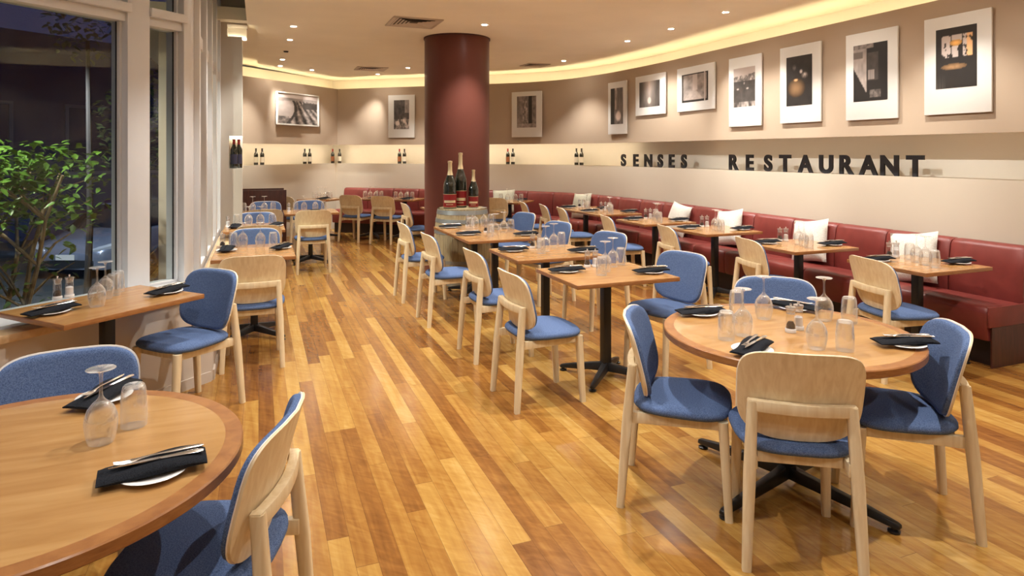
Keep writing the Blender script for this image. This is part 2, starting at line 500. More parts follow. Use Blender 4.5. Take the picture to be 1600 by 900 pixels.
# pier beside the left tables, with its bottle niche and lit slot
mb = MB()
mb.box(-0.95, -0.19, 8.70, 9.05, 0, 1.405, M['pier'])
mb.box(-0.95, -0.34, 8.70, 9.05, 1.405, 1.81, M['pier'])
mb.box(-0.34, -0.19, 8.95, 9.05, 1.405, 1.81, M['cream'])
mb.box(-0.95, -0.19, 8.70, 9.05, 1.81, 3.03, M['pier'])
mb.box(-0.95, -0.36, 8.70, 9.05, 3.03, 3.18, M['pier'])
mb.box(-0.36, -0.14, 8.95, 9.05, 3.03, 3.18, M['cream'])
mb.box(-0.95, -0.13, 8.70, 9.05, 3.18, 4.2, M['pier'])
pier = struct('wall_pier', mb, smooth=20)
g = MB(); g.box(-0.33, -0.20, 8.93, 8.945, 1.79, 1.809); g.box(-0.35, -0.15, 8.93, 8.945, 3.035, 3.05)
link('niche_light_strip', g.mesh('niche_light_strip', M['ledlow']), pier)

# ------------------------------------------------------------------ window wall (diagonal bay) and low wall
C1 = Vector((-0.30, 5.02)); U = Vector((0.738, 0.675)).normalized(); N = Vector((-U.y, U.x))   # N points outwards
def W2(t, o): p = C1 + U * t + N * o; return (p.x, p.y)
def wbox(mb, t0, t1, o0, o1, z0, z1, m=None):
    a, b, c, d = W2(t0, o0), W2(t1, o0), W2(t1, o1), W2(t0, o1)
    mb.hexa([(*a, z0), (*b, z0), (*c, z0), (*d, z0), (*a, z1), (*b, z1), (*c, z1), (*d, z1)], m)
mb = MB()
wbox(mb, -4.7, 0.0, 0.0, 0.62, 0, 0.60)
mb.box(-0.52, -0.30, 5.03, 8.70, 0, 0.60)
struct('wall_window_low', mb, M['dado'])
mb = MB(); wbox(mb, -4.7, -0.02, -0.012, 0.0, 0, 0.07); mb.box(-0.30, -0.288, 5.03, 8.68, 0, 0.07)
struct('baseboard_left', mb, M['dado'])
mb = MB()
wbox(mb, -4.7, 0.015, -0.03, 0.10, 0.60, 0.645); mb.box(-0.42, -0.275, 5.045, 8.69, 0.60, 0.645)
struct('trim_1', mb, M['sill'], bevel=0.004)
mb = MB()
wbox(mb, -4.7, 0.045, 0.10, 0.60, 0.60, 0.65)
struct('trim_2', mb, M['white'])
# window 1 (wide pane), window 2 (narrow pane); glass at offset .45
def window(n, t0, t1, zt=4.2, transom=True):
    mb = MB()
    wbox(mb, t0, t1, 0.43, 0.50, 0.65, 0.668)
    wbox(mb, t0, t0 + 0.018, 0.42, 0.50, 0.668, zt)
    wbox(mb, t1 - 0.018, t1, 0.42, 0.50, 0.668, zt)
    if transom:
        wbox(mb, t0, t1 + 0.02, 0.34, 0.52, 2.55, 2.61)
        wbox(mb, t0, t1 + 0.02, 0.38, 0.52, 2.49, 2.55)
    o = struct('window_%d' % n, mb, M['white'], bevel=0.003)
    g = MB(); wbox(g, t0 + 0.018, t1 - 0.018, 0.455, 0.463, 0.668, zt)
    link('pane', g.mesh('pane', M['pane']), o)
    g = MB(); wbox(g, t0 + 0.018, t0 + 0.026, 0.448, 0.454, 0.668, zt); wbox(g, t1 - 0.026, t1 - 0.018, 0.448, 0.454, 0.668, zt)
    link('black_gasket', g.mesh('black_gasket', M['black']), o)
window(1, -1.75, -0.38)
window(2, -0.219, 0.045)
window(3, -3.2, -1.91)
window(4, -4.7, -3.36)
mb = MB()
for a, b in ((-0.38, -0.219), (-1.91, -1.75), (-3.36, -3.2)): wbox(mb, a, b, 0.36, 0.54, 0.65, 4.2)
struct('trim_3', mb, M['white'], bevel=0.006)
# window wall beyond the bay: deep white mullions with panes between
mb = MB()
p = W2(0.045, 0.36)
mb.hexa([(*W2(0.045, 0.36), 0.6), (-0.47, 5.38, 0.6), (-0.47, 5.62, 0.6), (*W2(0.045, 0.56), 0.6),
         (*W2(0.045, 0.36), 4.2), (-0.47, 5.38, 4.2), (-0.47, 5.62, 4.2), (*W2(0.045, 0.56), 4.2)])
mb.box(-0.56, -0.44, 5.38, 8.70, 0.60, 0.68)
struct('trim_4', mb, M['white'], bevel=0.004)
for k, y in enumerate((5.62, 6.36, 7.10, 7.84)):
    mb = MB()
    mb.box(-0.57, -0.43, y, y + 0.12, 0.68, 4.2)
    mb.box(-0.57, -0.49, y + 0.12, y + 0.16, 0.68, 4.2)
    mb.box(-0.55, -0.46, y + 0.12, y + 0.74, 2.49, 2.60)
    o = struct('window_%d' % (5 + k), mb, M['white'], bevel=0.003)
    g = MB(); g.box(-0.535, -0.527, y + 0.12, y + 0.74, 0.68, 4.2)
    link('pane', g.mesh('pane', M['pane']), o)
mb = MB(); mb.box(-0.60, -0.43, 8.58, 8.70, 0.60, 4.2)
struct('trim_5', mb, M['white'])

# ------------------------------------------------------------------ column
mb = MB()
CX, CY = 2.52, 8.52
mb.lathe([(0.44, 0), (0.44, CEIL)], 64, M['column'], (CX, CY))
mb.lathe([(0.445, CEIL - 0.02), (0.452, CEIL - 0.02), (0.452, CEIL), (0.445, CEIL)], 64, M['trimred'], (CX, CY), loop=True)
o = struct('column', mb, smooth=30)

# ------------------------------------------------------------------ banquettes
SEAT = [(-0.44, 0.20), (-0.455, 0.22), (-0.46, 0.40), (-0.452, 0.438), (-0.43, 0.455), (-0.30, 0.462), (-0.10, 0.455), (-0.04, 0.44), (-0.04, 0.36), (-0.40, 0.36), (-0.415, 0.20)]
BACK = [(-0.05, 0.44), (-0.055, 0.50), (-0.045, 0.70), (-0.025, 0.84), (-0.005, 0.868), (0.03, 0.878), (0.10, 0.875), (0.125, 0.86), (0.135, 0.80), (0.135, 0.44)]
BASE = [(-0.36, 0), (0.13, 0), (0.13, 0.36), (-0.41, 0.36), (-0.41, 0.20), (-0.36, 0.20)]
def sub_path(P, s0, s1, n=6):
    return [s0 + (s1 - s0) * k / n for k in range(n + 1)]
def swept(P, ss, section, m, round_ends=0.0):
    mb = MB(); rs = []
    cx = sum(o for o, z in section) / len(section); cz = sum(z for o, z in section) / len(section)
    for k, s in enumerate(ss):
        sc = 1.0
        if round_ends and k in (0, len(ss) - 1): sc = 1 - round_ends
        ring = []
        for o, z in section:
            oo = cx + (o - cx) * sc if False else o + (0.012 if (o < cx and sc < 1) else 0)
            zz = z - (0.010 if (z > cz and sc < 1) else 0)
            q = at(P, s, oo); ring.append((q[0], q[1], zz))
        rs.append(ring)
    mb.rings(rs, m); return mb
def banquette(s0, s1, label, end=False):
    P = RP
    c = at(P, (s0 + s1) / 2, -0.2)
    t = empty('banquette', (c[0], c[1], 0))
    tag(t, label, 'banquette', 'red leather banquette units along the wall')
    g = 0.004
    ss = [s0 + g, s0 + g + 0.02] + [s0 + (s1 - s0) * k / 5 for k in range(1, 5)] + [s1 - g - 0.02, s1 - g]
    def put(name, mb, m):
        me = mb.mesh(name, m, smooth=50)
        me.transform(Matrix.Translation((-c[0], -c[1], 0)))
        return link(name, me, t)
    put('seat', swept(P, ss, SEAT, None, 0.1), M['leather'])
    put('backrest', swept(P, ss, BACK, None, 0.1), M['leather'])
    put('plinth', swept(P, [s0 + 0.001, s1 - 0.001], BASE, None), M['plinth'])
    if end:
        mb = MB(); y0 = at(P, s0)[1]
        mb.box(5.06, 5.60, y0 - 0.012, y0 + 0.0005, 0, 0.30)
        put('end_panel', mb, M['darkwood'])
        mb = MB(); mb.box(5.026, 5.45, y0 - 0.014, y0 + 0.004, 0.30, 0.452)
        me = mb.mesh('end_upholstery', M['leather'], bevel=0.006)
        me.transform(Matrix.Translation((-c[0], -c[1], 0))); link('end_upholstery', me, t)
    return t
ys = [3.2, 3.78, 4.385, 4.95, 5.525, 6.12, 6.70, 7.31, 8.01]
svals = [near_s(RP, (5.48, y)) for y in ys]
Ltot = arclen(RP)[-1]
rest = Ltot - 0.16 - svals[-1]
nrest = 13
svals += [svals[-1] + rest * (k + 1) / nrest for k in range(nrest)]
ordn = ['nearest the camera, with the dark wood end panel', 'second from the near end', 'third from the near end',
        'fourth from the near end', 'fifth from the near end', 'sixth from the near end', 'seventh from the near end', 'eighth from the near end']
for k in range(len(svals) - 1):
    if k < 8: lab = 'red leather banquette unit ' + ordn[k]
    else:
        m_ = k - 8
        if m_ < 6: lab = 'red leather banquette unit on the curve right of the column, %s along' % ['first', 'second', 'third', 'fourth', 'fifth', 'sixth'][m_]
        else: lab = 'red leather banquette unit on the far wall, %s from the corner' % ['nearest', 'second', 'third', 'fourth', 'fifth', 'sixth', 'seventh'][12 - m_]
    banquette(svals[k], svals[k + 1], lab, end=(k == 0))

# dark wood screen at the far left
t = empty('wooden_screen', (0.16, 11.35, 0)); tag(t, 'low dark reddish wood screen in front of the far left wall', 'screen')
for nm, y, x0, x1, z1 in (('front_panel', 0.0, -0.40, 0.27, 0.985), ('rear_panel', 0.30, -0.42, 0.24, 1.0)):
    mb = MB(); mb.box(x0, x1, y, y + 0.035, 0, z1)
    o = link(nm, mb.mesh(nm, M['darkwood'], bevel=0.004), t)
mb = MB(); mb.box(-0.42, -0.40, 0.0, 0.33, 0, 0.97); mb.box(-0.40, 0.24, 0.035, 0.30, 0.30, 0.33)
link('side_panel', mb.mesh('side_panel', M['white']), t)

# ------------------------------------------------------------------ cushions
def make_cushion():
    n = 12; rs = []; mb = MB()
    top = []; 
    for side in (1, -1):
        g = []
        for i in range(n + 1):
            for j in range(n + 1):
                u, v = 2 * i / n - 1, 2 * j / n - 1
                r = 0.225
                pinch = 1 - 0.07 * (1 - abs(u) ** 2) * abs(v) ** 3
                pinch2 = 1 - 0.07 * (1 - abs(v) ** 2) * abs(u) ** 3
                h = 0.075 * ((1 - u * u) * (1 - v * v)) ** 0.42
                h += 0.006 * math.sin(5 * u + 3 * v) * (1 - u * u) * (1 - v * v)
                g.append((u * r * pinch2, side * h, v * r * pinch + 0.22))
        fs = [(i * (n + 1) + j, (i + 1) * (n + 1) + j, (i + 1) * (n + 1) + j + 1, i * (n + 1) + j + 1) for i in range(n) for j in range(n)]
        mb.add(g, fs)
    return mb
cush_me = make_cushion().mesh('cushion', M['cushion'], smooth=80)
cush_me2 = cush_me.copy(); cush_me2.materials.clear(); cush_me2.materials.append(M['cushion2'])
for p, lab, me, roll, zc in (((5.33, 4.01), 'white square cushion behind the banquette table nearest the camera', cush_me, -9, 0.455),
                    ((5.33, 5.16), 'white square cushion behind the second banquette table from the near end', cush_me, -9, 0.455),
                    ((5.33, 6.42), 'white square cushion behind the third banquette table from the near end', cush_me, -9, 0.455),
                    ((5.33, 7.53), 'small white square cushion behind the fourth banquette table', cush_me, 8, 0.455),
                    ((5.13, 9.98), 'pale sage cushion on the curve of the banquette, behind the double table', cush_me2, -4, 0.455),
                    ((4.26, 11.42), 'pale sage cushion on the banquette just right of the column', cush_me2, -3, 0.455)):
    s = near_s(RP, p); q = at(RP, s, -0.165); q2 = at(RP, s + 0.1, -0.165)
    o = link('cushion', me, None, (q[0], q[1], zc + 0.005))
    d = Vector((q2[0] - q[0], q2[1] - q[1], 0)).normalized(); nrm = Vector((d.y, -d.x, 0))
    R = Matrix((( -d.x, nrm.x, 0), (-d.y, nrm.y, 0), (0, 0, 1))).to_4x4()
    R = R @ Matrix.Rotation(math.radians(-14), 4, 'X') @ Matrix.Rotation(math.radians(roll), 4, 'Y')
    o.matrix_world = Matrix.Translation((q[0], q[1], zc + 0.012)) @ R
    tag(o, lab, 'cushion', 'cushions on the banquette')

# ------------------------------------------------------------------ dining chair
def superring(w, d, z, cx=0, cy=0, e=3.2, n=36, taper=0.0):
    out = []
    for k in range(n):
        a = 2 * PI * k / n; c_, s_ = math.cos(a), math.sin(a)
        x = math.copysign(abs(c_) ** (2 / e), c_) * w; y = math.copysign(abs(s_) ** (2 / e), s_) * d
        out.append((cx + x * (1 + taper * y / d), cy + y, z))
    return out
def chair_back_surface(u, v):
    # u -1..1 across, v 0..1 up ; returns front-surface point of the ply shell
    z = 0.475 + 0.365 * v
    y = -0.168 - 0.085 * v - 0.012 * v * v + 0.048 * u * u
    return y, z
def back_outline(n=48, inset=0.0):
    pts = []
    W, H = 0.232 - inset, 0.1825 - inset
    for k in range(n):
        a = 2 * PI * k / n; c_, s_ = math.cos(a), math.sin(a)
        e = 4.6 if s_ > 0 else 3.4
        x = math.copysign(abs(c_) ** (2 / e), c_) * W
        h = math.copysign(abs(s_) ** (2 / e), s_) * H
        x *= 1 + 0.02 * h / H
        pts.append((x, h))
    return pts
def back_shell(inset, y0, y1, dome=0.0):
    """closed shell between shell offsets y0 (rear) and y1 (front)"""
    mb = MB(); rs = []
    def ring(sc, dy):
        r = []
        for x, h in back_outline(48, inset):
            x *= sc; h *= sc
            v = (h + 0.1825) / 0.365; y, z = chair_back_surface(x / 0.232, v)
            r.append((x, y + dy, z))
        return r
    rr = [0.02, 0.35, 0.65, 0.88, 0.965, 1.0]
    rs = [ring(s, y0) for s in rr]
    if dome:
        rs += [ring(1.0, y1 - dome * 0.7), ring(0.985, y1 - dome * 0.25)] + [ring(s, y1 + 0 * s) for s in (0.96, 0.88, 0.65, 0.35, 0.02)]
    else:
        rs += [ring(s, y1) for s in reversed(rr)]
    mb.rings(rs); return mb
def leg_tube(pts, w):
    mb = MB(); rs = []
    for (x, y, z), ww in zip(pts, w):
        a = ww / 2; b = a * 0.62
        rs.append([(x + px, y + py, z) for px, py in ((a, -b), (a, b), (b, a), (-b, a), (-a, b), (-a, -b), (-b, -a), (b, -a))])
    mb.rings(rs); return mb
def make_chair():
    t = empty('dining_chair')
    mb = MB()
    mb.rings([superring(0.185, 0.175, 0.425, 0, 0.0, 3.2, taper=0.06), superring(0.222, 0.212, 0.430, 0, 0, 3.2, taper=0.06), superring(0.232, 0.222, 0.442, 0, 0, 3.2, taper=0.06),
              superring(0.231, 0.221, 0.454, 0, 0, 3.2, taper=0.06), superring(0.220, 0.210, 0.466, 0, 0, 3.2, taper=0.06), superring(0.17, 0.16, 0.4725, 0, 0, 3, taper=0.06),
              superring(0.09, 0.085, 0.473, 0, 0, 2.6), superring(0.01, 0.01, 0.4725, 0, 0, 2)])
    link('seat', mb.mesh('seat', M['blue'], smooth=60), t)
    mb = MB()
    for s in (-1, 1):
        mb.hexa([(s * 0.162, -0.232, 0.375), (s * 0.190, -0.232, 0.375), (s * 0.185, 0.175, 0.385), (s * 0.157, 0.175, 0.385),
                 (s * 0.162, -0.232, 0.425), (s * 0.190, -0.232, 0.425), (s * 0.185, 0.175, 0.428), (s * 0.157, 0.175, 0.428)])
    mb.box(-0.16, 0.16, 0.150, 0.172, 0.385, 0.428); mb.box(-0.155, 0.155, -0.185, -0.163, 0.385, 0.428)
    link('seat_frame', mb.mesh('seat_frame', M['ash'], bevel=0.003), t)
    for s in (-1, 1):
        mb = leg_tube([(s * 0.192, 0.205, 0), (s * 0.183, 0.180, 0.427)], [0.034, 0.044])
        link('leg', mb.mesh('leg', M['ash'], smooth=50), t)
    for s in (-1, 1):
        mb = leg_tube([(s * 0.208, -0.262, 0), (s * 0.193, -0.236, 0.36), (s * 0.179, -0.212, 0.636)], [0.034, 0.044, 0.038])
        link('leg', mb.mesh('leg', M['ash'], smooth=50), t)
    mb = MB()
    rs = []
    for k in range(9):
        u = -1 + k / 4; x = u * 0.196; y = -0.234 + 0.026 * u * u
        rs.append([(x, y - 0.017, 0.597), (x, y + 0.014, 0.597), (x, y + 0.014, 0.641), (x, y - 0.017, 0.641)])
    mb.rings(rs)
    link('crossbar', mb.mesh('crossbar', M['ash'], bevel=0.004), t)
    bk = link('backrest', back_shell(0.0, -0.010, 0.0).mesh('backrest', M['ash'], smooth=40), t)
    o = link('ply_edge', back_shell(-0.0012, -0.002, 0.0015).mesh('ply_edge', M['edgeply'], smooth=40), bk)
    o['label'] = 'white painted edge of the backrest'
    o = link('back_pad', back_shell(0.004, 0.001, 0.024, 0.016).mesh('back_pad', M['blue'], smooth=60), t)
    return t
CH = Stock(make_chair)
def chair(x, y, f, label, group):
    c = CH.get(); c.location = (x, y, 0); c.rotation_euler = (0, 0, rotz_of(f))
    tag(c, label, 'chair', group)
    return c
B_ = 'blue dining chair '
gA, gB, gD, gR, gL, gF = ('chairs on the left of the centre tables', 'chairs on the right of the centre tables', 'chairs facing the banquette',
                          'chairs around the right round table', 'chairs in the window row', 'chairs at the far wall')
chair(1.86, 2.56, (0.78, -0.62), B_ + 'left of the right-hand round table, beside the front centre table', gR)
chair(2.06, 2.10, (0.545, 0.839), B_ + 'nearest the camera, back to us, at the right-hand round table', gR)
chair(2.66, 2.095, (-0.81, 0.59), B_ + 'right of the right-hand round table, near its right plate', gR)
chair(2.78, 2.93, (-0.64, -0.77), B_ + 'on the far side of the right-hand round table, facing us', gR)
chair(-0.15, 2.10, (-0.95, 0.30), B_ + 'at the right of the lower left round table, cut by the frame', gL)
chair(-0.64, 2.71, (0.15, -0.99), B_ + 'behind the lower left round table, facing us', gL)
chair(-0.43, 4.48, (-0.738, -0.675), B_ + 'at the right end of the window table', gL)
chair(-0.04, 5.40, (0, 1), B_ + 'back to us at the near end of the first window-row table', gL)
chair(-0.03, 6.78, (0, -1), B_ + 'facing us at the far end of the first window-row table', gL)
chair(0.0, 7.55, (0, 1), B_ + 'back to us at the second window-row table', gL)
chair(-0.02, 8.68, (0, -1), B_ + 'facing us behind the second window-row table', gL)
chair(0.08, 9.55, (0, 1), B_ + 'back to us at the table just past the pier', gL)
chair(0.10, 10.62, (0, -1), B_ + 'facing us in front of the dark wood screen', gL)
chair(0.68, 9.2, (0, 1), B_ + 'back to us at the table right of the window row', gL)
chair(0.75, 10.6, (0, -1), B_ + 'facing us behind the table right of the window row', gL)
chair(0.60, 12.15, (0.8, 0.6), B_ + 'beside the far left corner table, right of the wooden screen', gF)
chair(1.67, 12.08, (0.66, 0.75), B_ + 'back to us on the left of the far wall tables', gF)
chair(2.16, 11.62, (0.66, 0.75), B_ + 'back to us on the right of the far wall tables', gF)
chair(2.28, 9.75, (1, 0.0), B_ + 'half hidden behind the left side of the column', gF)
for (x, y), nm in zip(((1.735, 3.915), (1.79, 4.89), (1.71, 6.02), (1.69, 7.06)), ('front', 'second', 'third', 'fourth')):
    chair(x, y, (1, 0.02), B_ + 'on the aisle side of the %s centre table' % nm, gA)
for (x, y), nm in zip(((2.81, 4.09), (2.93, 5.40), (2.87, 6.43), (2.94, 7.57)), ('front', 'second', 'third', 'fourth')):
    chair(x, y, (-0.97, -0.24), B_ + 'facing the aisle on the right of the %s centre table' % nm, gB)
for (x, y), nm in zip(((4.34, 3.40), (4.27, 4.58), (4.19, 5.72), (4.15, 6.90)), ('nearest', 'second', 'third', 'fourth')):
    chair(x, y, (0.975, -0.22), B_ + 'facing the %s banquette table' % nm, gD)
chair(4.15, 8.15, (0.97, -0.22), B_ + 'at the near half of the double banquette table', gD)
chair(4.13, 8.72, (0.97, -0.22), B_ + 'at the far half of the double banquette table', gD)
chair(4.05, 9.30, (0.97, -0.22), B_ + 'just beyond the double banquette table, nearest the curve', gD)
chair(3.85, 10.50, (0.65, 0.76), B_ + 'back to us just right of the column, at the curve table', gD)

# ------------------------------------------------------------------ tables
def make_top(w, d):
    t = empty('square_table')
    mb = MB(); mb.box(-w / 2, w / 2, -d / 2, d / 2, 0.7385, 0.740); 
    link('tabletop', mb.mesh('tabletop', M['top']), t)
    mb = MB(); mb.box(-w / 2 - 0.004, w / 2 + 0.004, -d / 2 - 0.004, d / 2 + 0.004, 0.712, 0.7395)
    link('table_edge', mb.mesh('table_edge', M['topedge'], bevel=0.003), t)
    pedestal(t, 0.33, 45)
    return t
def pedestal(t, arm, rot, r=0.034):
    mb = MB(); mb.box(-0.12, 0.12, -0.12, 0.12, 0.700, 0.7135); mb.tube([(0, 0, 0.06), (0, 0, 0.702)], r * 1.25, 4, sq=True)
    link('post', mb.mesh('post', M['black'], bevel=0.003), t)
    mb = MB()
    for k in range(4):
        a = math.radians(rot + 90 * k); c_, s_ = math.cos(a), math.sin(a)
        def P(r_, w_, z): return [(c_ * r_ - s_ * w_, s_ * r_ + c_ * w_, z), (c_ * r_ + s_ * w_, s_ * r_ - c_ * w_, z)]
        rs = []
        for r_, w_, z0, z1 in ((0.01, 0.028, 0.045, 0.105), (0.10, 0.026, 0.040, 0.090), (arm * 0.7, 0.022, 0.030, 0.066), (arm, 0.018, 0.022, 0.045), (arm + 0.012, 0.014, 0.024, 0.040)):
            lo, hi = P(r_, w_, z0), P(r_, w_ * 0.7, z1)
            rs.append([lo[0], lo[1], hi[1], hi[0]])
        mb.rings(rs)
    b = link('base', mb.mesh('base', M['black'], bevel=0.003), t)
    for k in range(4):
        a = math.radians(rot + 90 * k)
        mb = MB(); mb.lathe([(0.0, 0), (0.024, 0), (0.026, 0.008), (0.012, 0.014), (0.010, 0.028), (0, 0.028)], 14, None, (arm * 0.97 * math.cos(a), arm * 0.97 * math.sin(a)))
        link('glide_foot', mb.mesh('glide_foot', M['black']), b)
SQ = {}
def table(x, y, w, d, label, group, rz=0):
    k = (w, d)
    if k not in SQ: SQ[k] = Stock(lambda: make_top(w, d))
    t = SQ[k].get(); t.location = (x, y, 0); t.rotation_euler = (0, 0, rz)
    tag(t, label, 'table', group); return t
def round_table(x, y, label, rot):
    t = empty('round_table', (x, y, 0))
    R = 0.5775
    mb = MB(); mb.lathe([(0, 0.7385), (R - 0.05, 0.7385), (R - 0.05, 0.740), (0, 0.740)], 96)
    link('tabletop', mb.mesh('tabletop', M['top2']), t)
    mb = MB(); mb.lathe([(R - 0.05, 0.705), (R - 0.004, 0.705), (R, 0.709), (R, 0.736), (R - 0.004, 0.740), (R - 0.05, 0.740)], 96, loop=True)
    mb.lathe([(0, 0.708), (R - 0.05, 0.708), (R - 0.05, 0.7384), (0, 0.7384)], 48)
    link('table_edge', mb.mesh('table_edge', M['topedge']), t)
    pedestal(t, 0.50, rot, 0.036)
    return tag(t, label, 'table', 'round tables')
round_table(2.371, 2.435, 'round wooden pedestal table at the right, with four place settings', 15)
round_table(-0.621, 2.153, 'round wooden pedestal table at lower left, cut by the frame', 15)
gT, gRt, gLt, gFt = 'square tables in the centre row', 'tables along the banquette', 'tables in the window row', 'tables at the far wall'
TB = {}
def T(key, x, y, w, d, label, phrase, group, rz=0):
    table(x, y, w, d, label, group, rz); TB[key] = (x, y, rz, phrase)
T('T1', 2.315, 4.09, 0.785, 0.66, 'square black-legged wooden table nearest the camera in the centre row', 'the front centre table', gT)
T('T2', 2.315, 5.14, 0.785, 0.70, 'square black-legged wooden table, second in the centre row', 'the second centre table', gT)
T('T3', 2.29, 6.36, 0.785, 0.70, 'square black-legged wooden table, third in the centre row', 'the third centre table', gT)
T('T4', 2.29, 7.05, 0.785, 0.60, 'square wooden table in front of the wine barrel', 'the table by the barrel', gT)
T('R1', 4.785, 3.57, 0.71, 0.66, 'square wooden banquette table nearest the camera', 'the nearest banquette table', gRt)
T('R2', 4.69, 4.67, 0.74, 0.66, 'square wooden banquette table, second from the near end', 'the second banquette table', gRt)
T('R3', 4.75, 5.94, 0.74, 0.66, 'square wooden banquette table, third from the near end', 'the third banquette table', gRt)
T('R4', 4.67, 6.99, 0.74, 0.66, 'square wooden banquette table, fourth from the near end', 'the fourth banquette table', gRt)
T('R5', 4.70, 8.22, 0.70, 0.64, 'near half of the double wooden banquette table', "the double table's near half", gRt)
T('R6', 4.68, 8.88, 0.70, 0.64, 'far half of the double wooden banquette table', "the double table's far half", gRt)
T('R7', 4.15, 10.75, 0.70, 0.64, 'square wooden table at the banquette curve, right of the column', 'the curve table by the column', gRt, math.radians(45))
T('L0', -0.81, 4.32, 0.80, 0.60, 'oblong wooden window table at left, below the wide pane', 'the window table', gLt, math.atan2(U.y, U.x))
T('L1', -0.035, 6.12, 0.64, 0.86, 'wooden table, first in the row along the low window wall', 'the first window-row table', gLt)
T('L2', -0.045, 8.08, 0.64, 0.80, 'wooden table, second in the window row, in front of the pier', 'the second window-row table', gLt)
T('L3', 0.0, 10.05, 0.62, 0.72, 'wooden table just past the pier, in front of the wooden screen', 'the table past the pier', gLt)
T('L4', 0.71, 9.95, 0.74, 0.72, 'wooden table with chairs at both ends, right of the window row', 'the table beside the window row', gLt)
T('F0', 1.12, 12.58, 0.72, 0.60, 'wooden table in the far left corner of the room', 'the far corner table', gFt, math.radians(45))
T('F1', 2.04, 12.42, 0.62, 0.62, 'square wooden table by the far banquette, left one of two', 'the left far-wall table', gFt, math.radians(-39))
T('F2', 2.54, 12.00, 0.62, 0.62, 'square wooden table by the far banquette, right one of two', 'the right far-wall table', gFt, math.radians(-39))
T('F3', 2.72, 9.80, 0.66, 0.62, 'wooden table mostly hidden behind the column', 'the table behind the column', gFt)

# ------------------------------------------------------------------ tableware
ZT = 0.7405
def make_wine():
    mb = MB()
    outer = [(0.0345, 0.0), (0.0400, 0.020), (0.0440, 0.045), (0.0450, 0.062), (0.0430, 0.080), (0.0360, 0.100), (0.0240, 0.116), (0.0110, 0.128), (0.0055, 0.138), (0.0042, 0.155), (0.0042, 0.190), (0.0060, 0.206), (0.0130, 0.2135), (0.0390, 0.2170), (0.0400, 0.2180), (0.0390, 0.2190), (0.0, 0.2195)]
    inner = [(0.0, 0.119), (0.0120, 0.1175), (0.0230, 0.1140), (0.0345, 0.099), (0.0415, 0.080), (0.0437, 0.062), (0.0428, 0.045), (0.0388, 0.020), (0.0333, 0.0)]
    mb.lathe(outer, 28); mb.lathe(inner, 28)
    return link('wine_glass', mb.mesh('wine_glass', M['glass'], smooth=60))
def make_tumbler():
    mb = MB()
    prof = [(0.0370, 0.0), (0.0385, 0.03), (0.0375, 0.075), (0.0345, 0.112), (0.0310, 0.126), (0.0270, 0.130), (0, 0.130)]
    inn = [(0, 0.121), (0.026, 0.121), (0.0320, 0.110), (0.0358, 0.075), (0.0370, 0.03), (0.0356, 0.0)]
    mb.lathe(prof, 28); mb.lathe(inn, 28)
    return link('tumbler', mb.mesh('tumbler', M['glass'], smooth=60))
def make_mill(kind):
    def f():
        t = empty(kind + '_mill')
        mb = MB(); mb.lathe([(0, 0), (0.0245, 0), (0.0255, 0.004), (0.0255, 0.016), (0.0240, 0.019), (0, 0.019)], 20)
        link('base', mb.mesh('base', M['capwhite']), t)
        mb = MB(); mb.lathe([(0.0232, 0.019), (0.0222, 0.045), (0.0208, 0.080), (0.0215, 0.088), (0, 0.088)], 20)
        link('body', mb.mesh('body', M['acrylic']), t)
        mb = MB(); mb.lathe([(0, 0.0195), (0.0200, 0.0195), (0.0195, 0.036 if kind == 'pepper' else 0.060), (0.010, 0.052 if kind == 'pepper' else 0.066), (0, 0.054 if kind == 'pepper' else 0.067)], 16)
        link('contents', mb.mesh('contents', M[kind]), t)
        mb = MB(); mb.lathe([(0, 0.0885), (0.0205, 0.0885), (0.0195, 0.098), (0.0240, 0.117), (0.0235, 0.121), (0, 0.123)], 20)
        link('cap', mb.mesh('cap', M['frosted']), t)
        mb = MB(); mb.lathe([(0, 0.1235), (0.0035, 0.1235), (0.0035, 0.127), (0.0062, 0.131), (0.0050, 0.136), (0, 0.138)], 12)
        link('knob', mb.mesh('knob', M['chrome']), t)
        return t
    return f
def make_plate():
    mb = MB(); mb.lathe([(0, 0), (0.045, 0), (0.050, 0.004), (0.085, 0.0130), (0.0875, 0.0145), (0.085, 0.0160), (0.052, 0.0085), (0, 0.0075)], 40)
    return link('side_plate', mb.mesh('side_plate', M['china'], smooth=50))
def make_napkin():
    mb = MB(); n = 14; rs = []
    for k in range(n + 1):
        u = 2 * k / n - 1; x = u * 0.128
        w = 0.050 * (1 + 0.08 * math.sin(3.1 * u)); th = 0.0135 + 0.003 * math.sin(2.2 * u + 1)
        dz = 0.003 * math.sin(2.5 * u); dy = 0.004 * math.sin(3 * u)
        ee = 1 - 0.45 * max(0, abs(u) - 0.82) / 0.18; th *= ee; w *= 0.93 + 0.07 * ee
        prof = [(-w, 0.0012), (-w * 1.03, th * 0.6), (-w * 0.9, th * 1.1), (-w * 0.3, th * 1.45), (w * 0.1, th * 1.30), (w * 0.15, th * 1.6), (w * 0.8, th * 1.35), (w * 1.04, th * 0.7), (w, 0.0008)]
        rs.append([(x, dy + a, b + dz + 0.003) for a, b in prof])
    mb.rings(rs)
    return link('napkin', mb.mesh('napkin', M['napkin'], smooth=50))
def make_fork():
    mb = MB()
    mb.tube([(0.115, 0, 0.004), (0.095, 0, 0.0048), (0.04, 0, 0.006), (-0.015, 0, 0.0085), (-0.04, 0, 0.0065), (-0.06, 0, 0.004)], [0.0060, 0.0095, 0.0060, 0.0036, 0.0058, 0.0120], 8, squash=0.36)
    for k in range(4):
        y = (k - 1.5) * 0.0052
        mb.tube([(-0.055, y, 0.0044), (-0.080, y * 1.05, 0.0050), (-0.100, y * 1.05, 0.0085)], [0.0019, 0.0016, 0.0010], 6)
    return link('fork', mb.mesh('fork', M['chrome'], smooth=60))
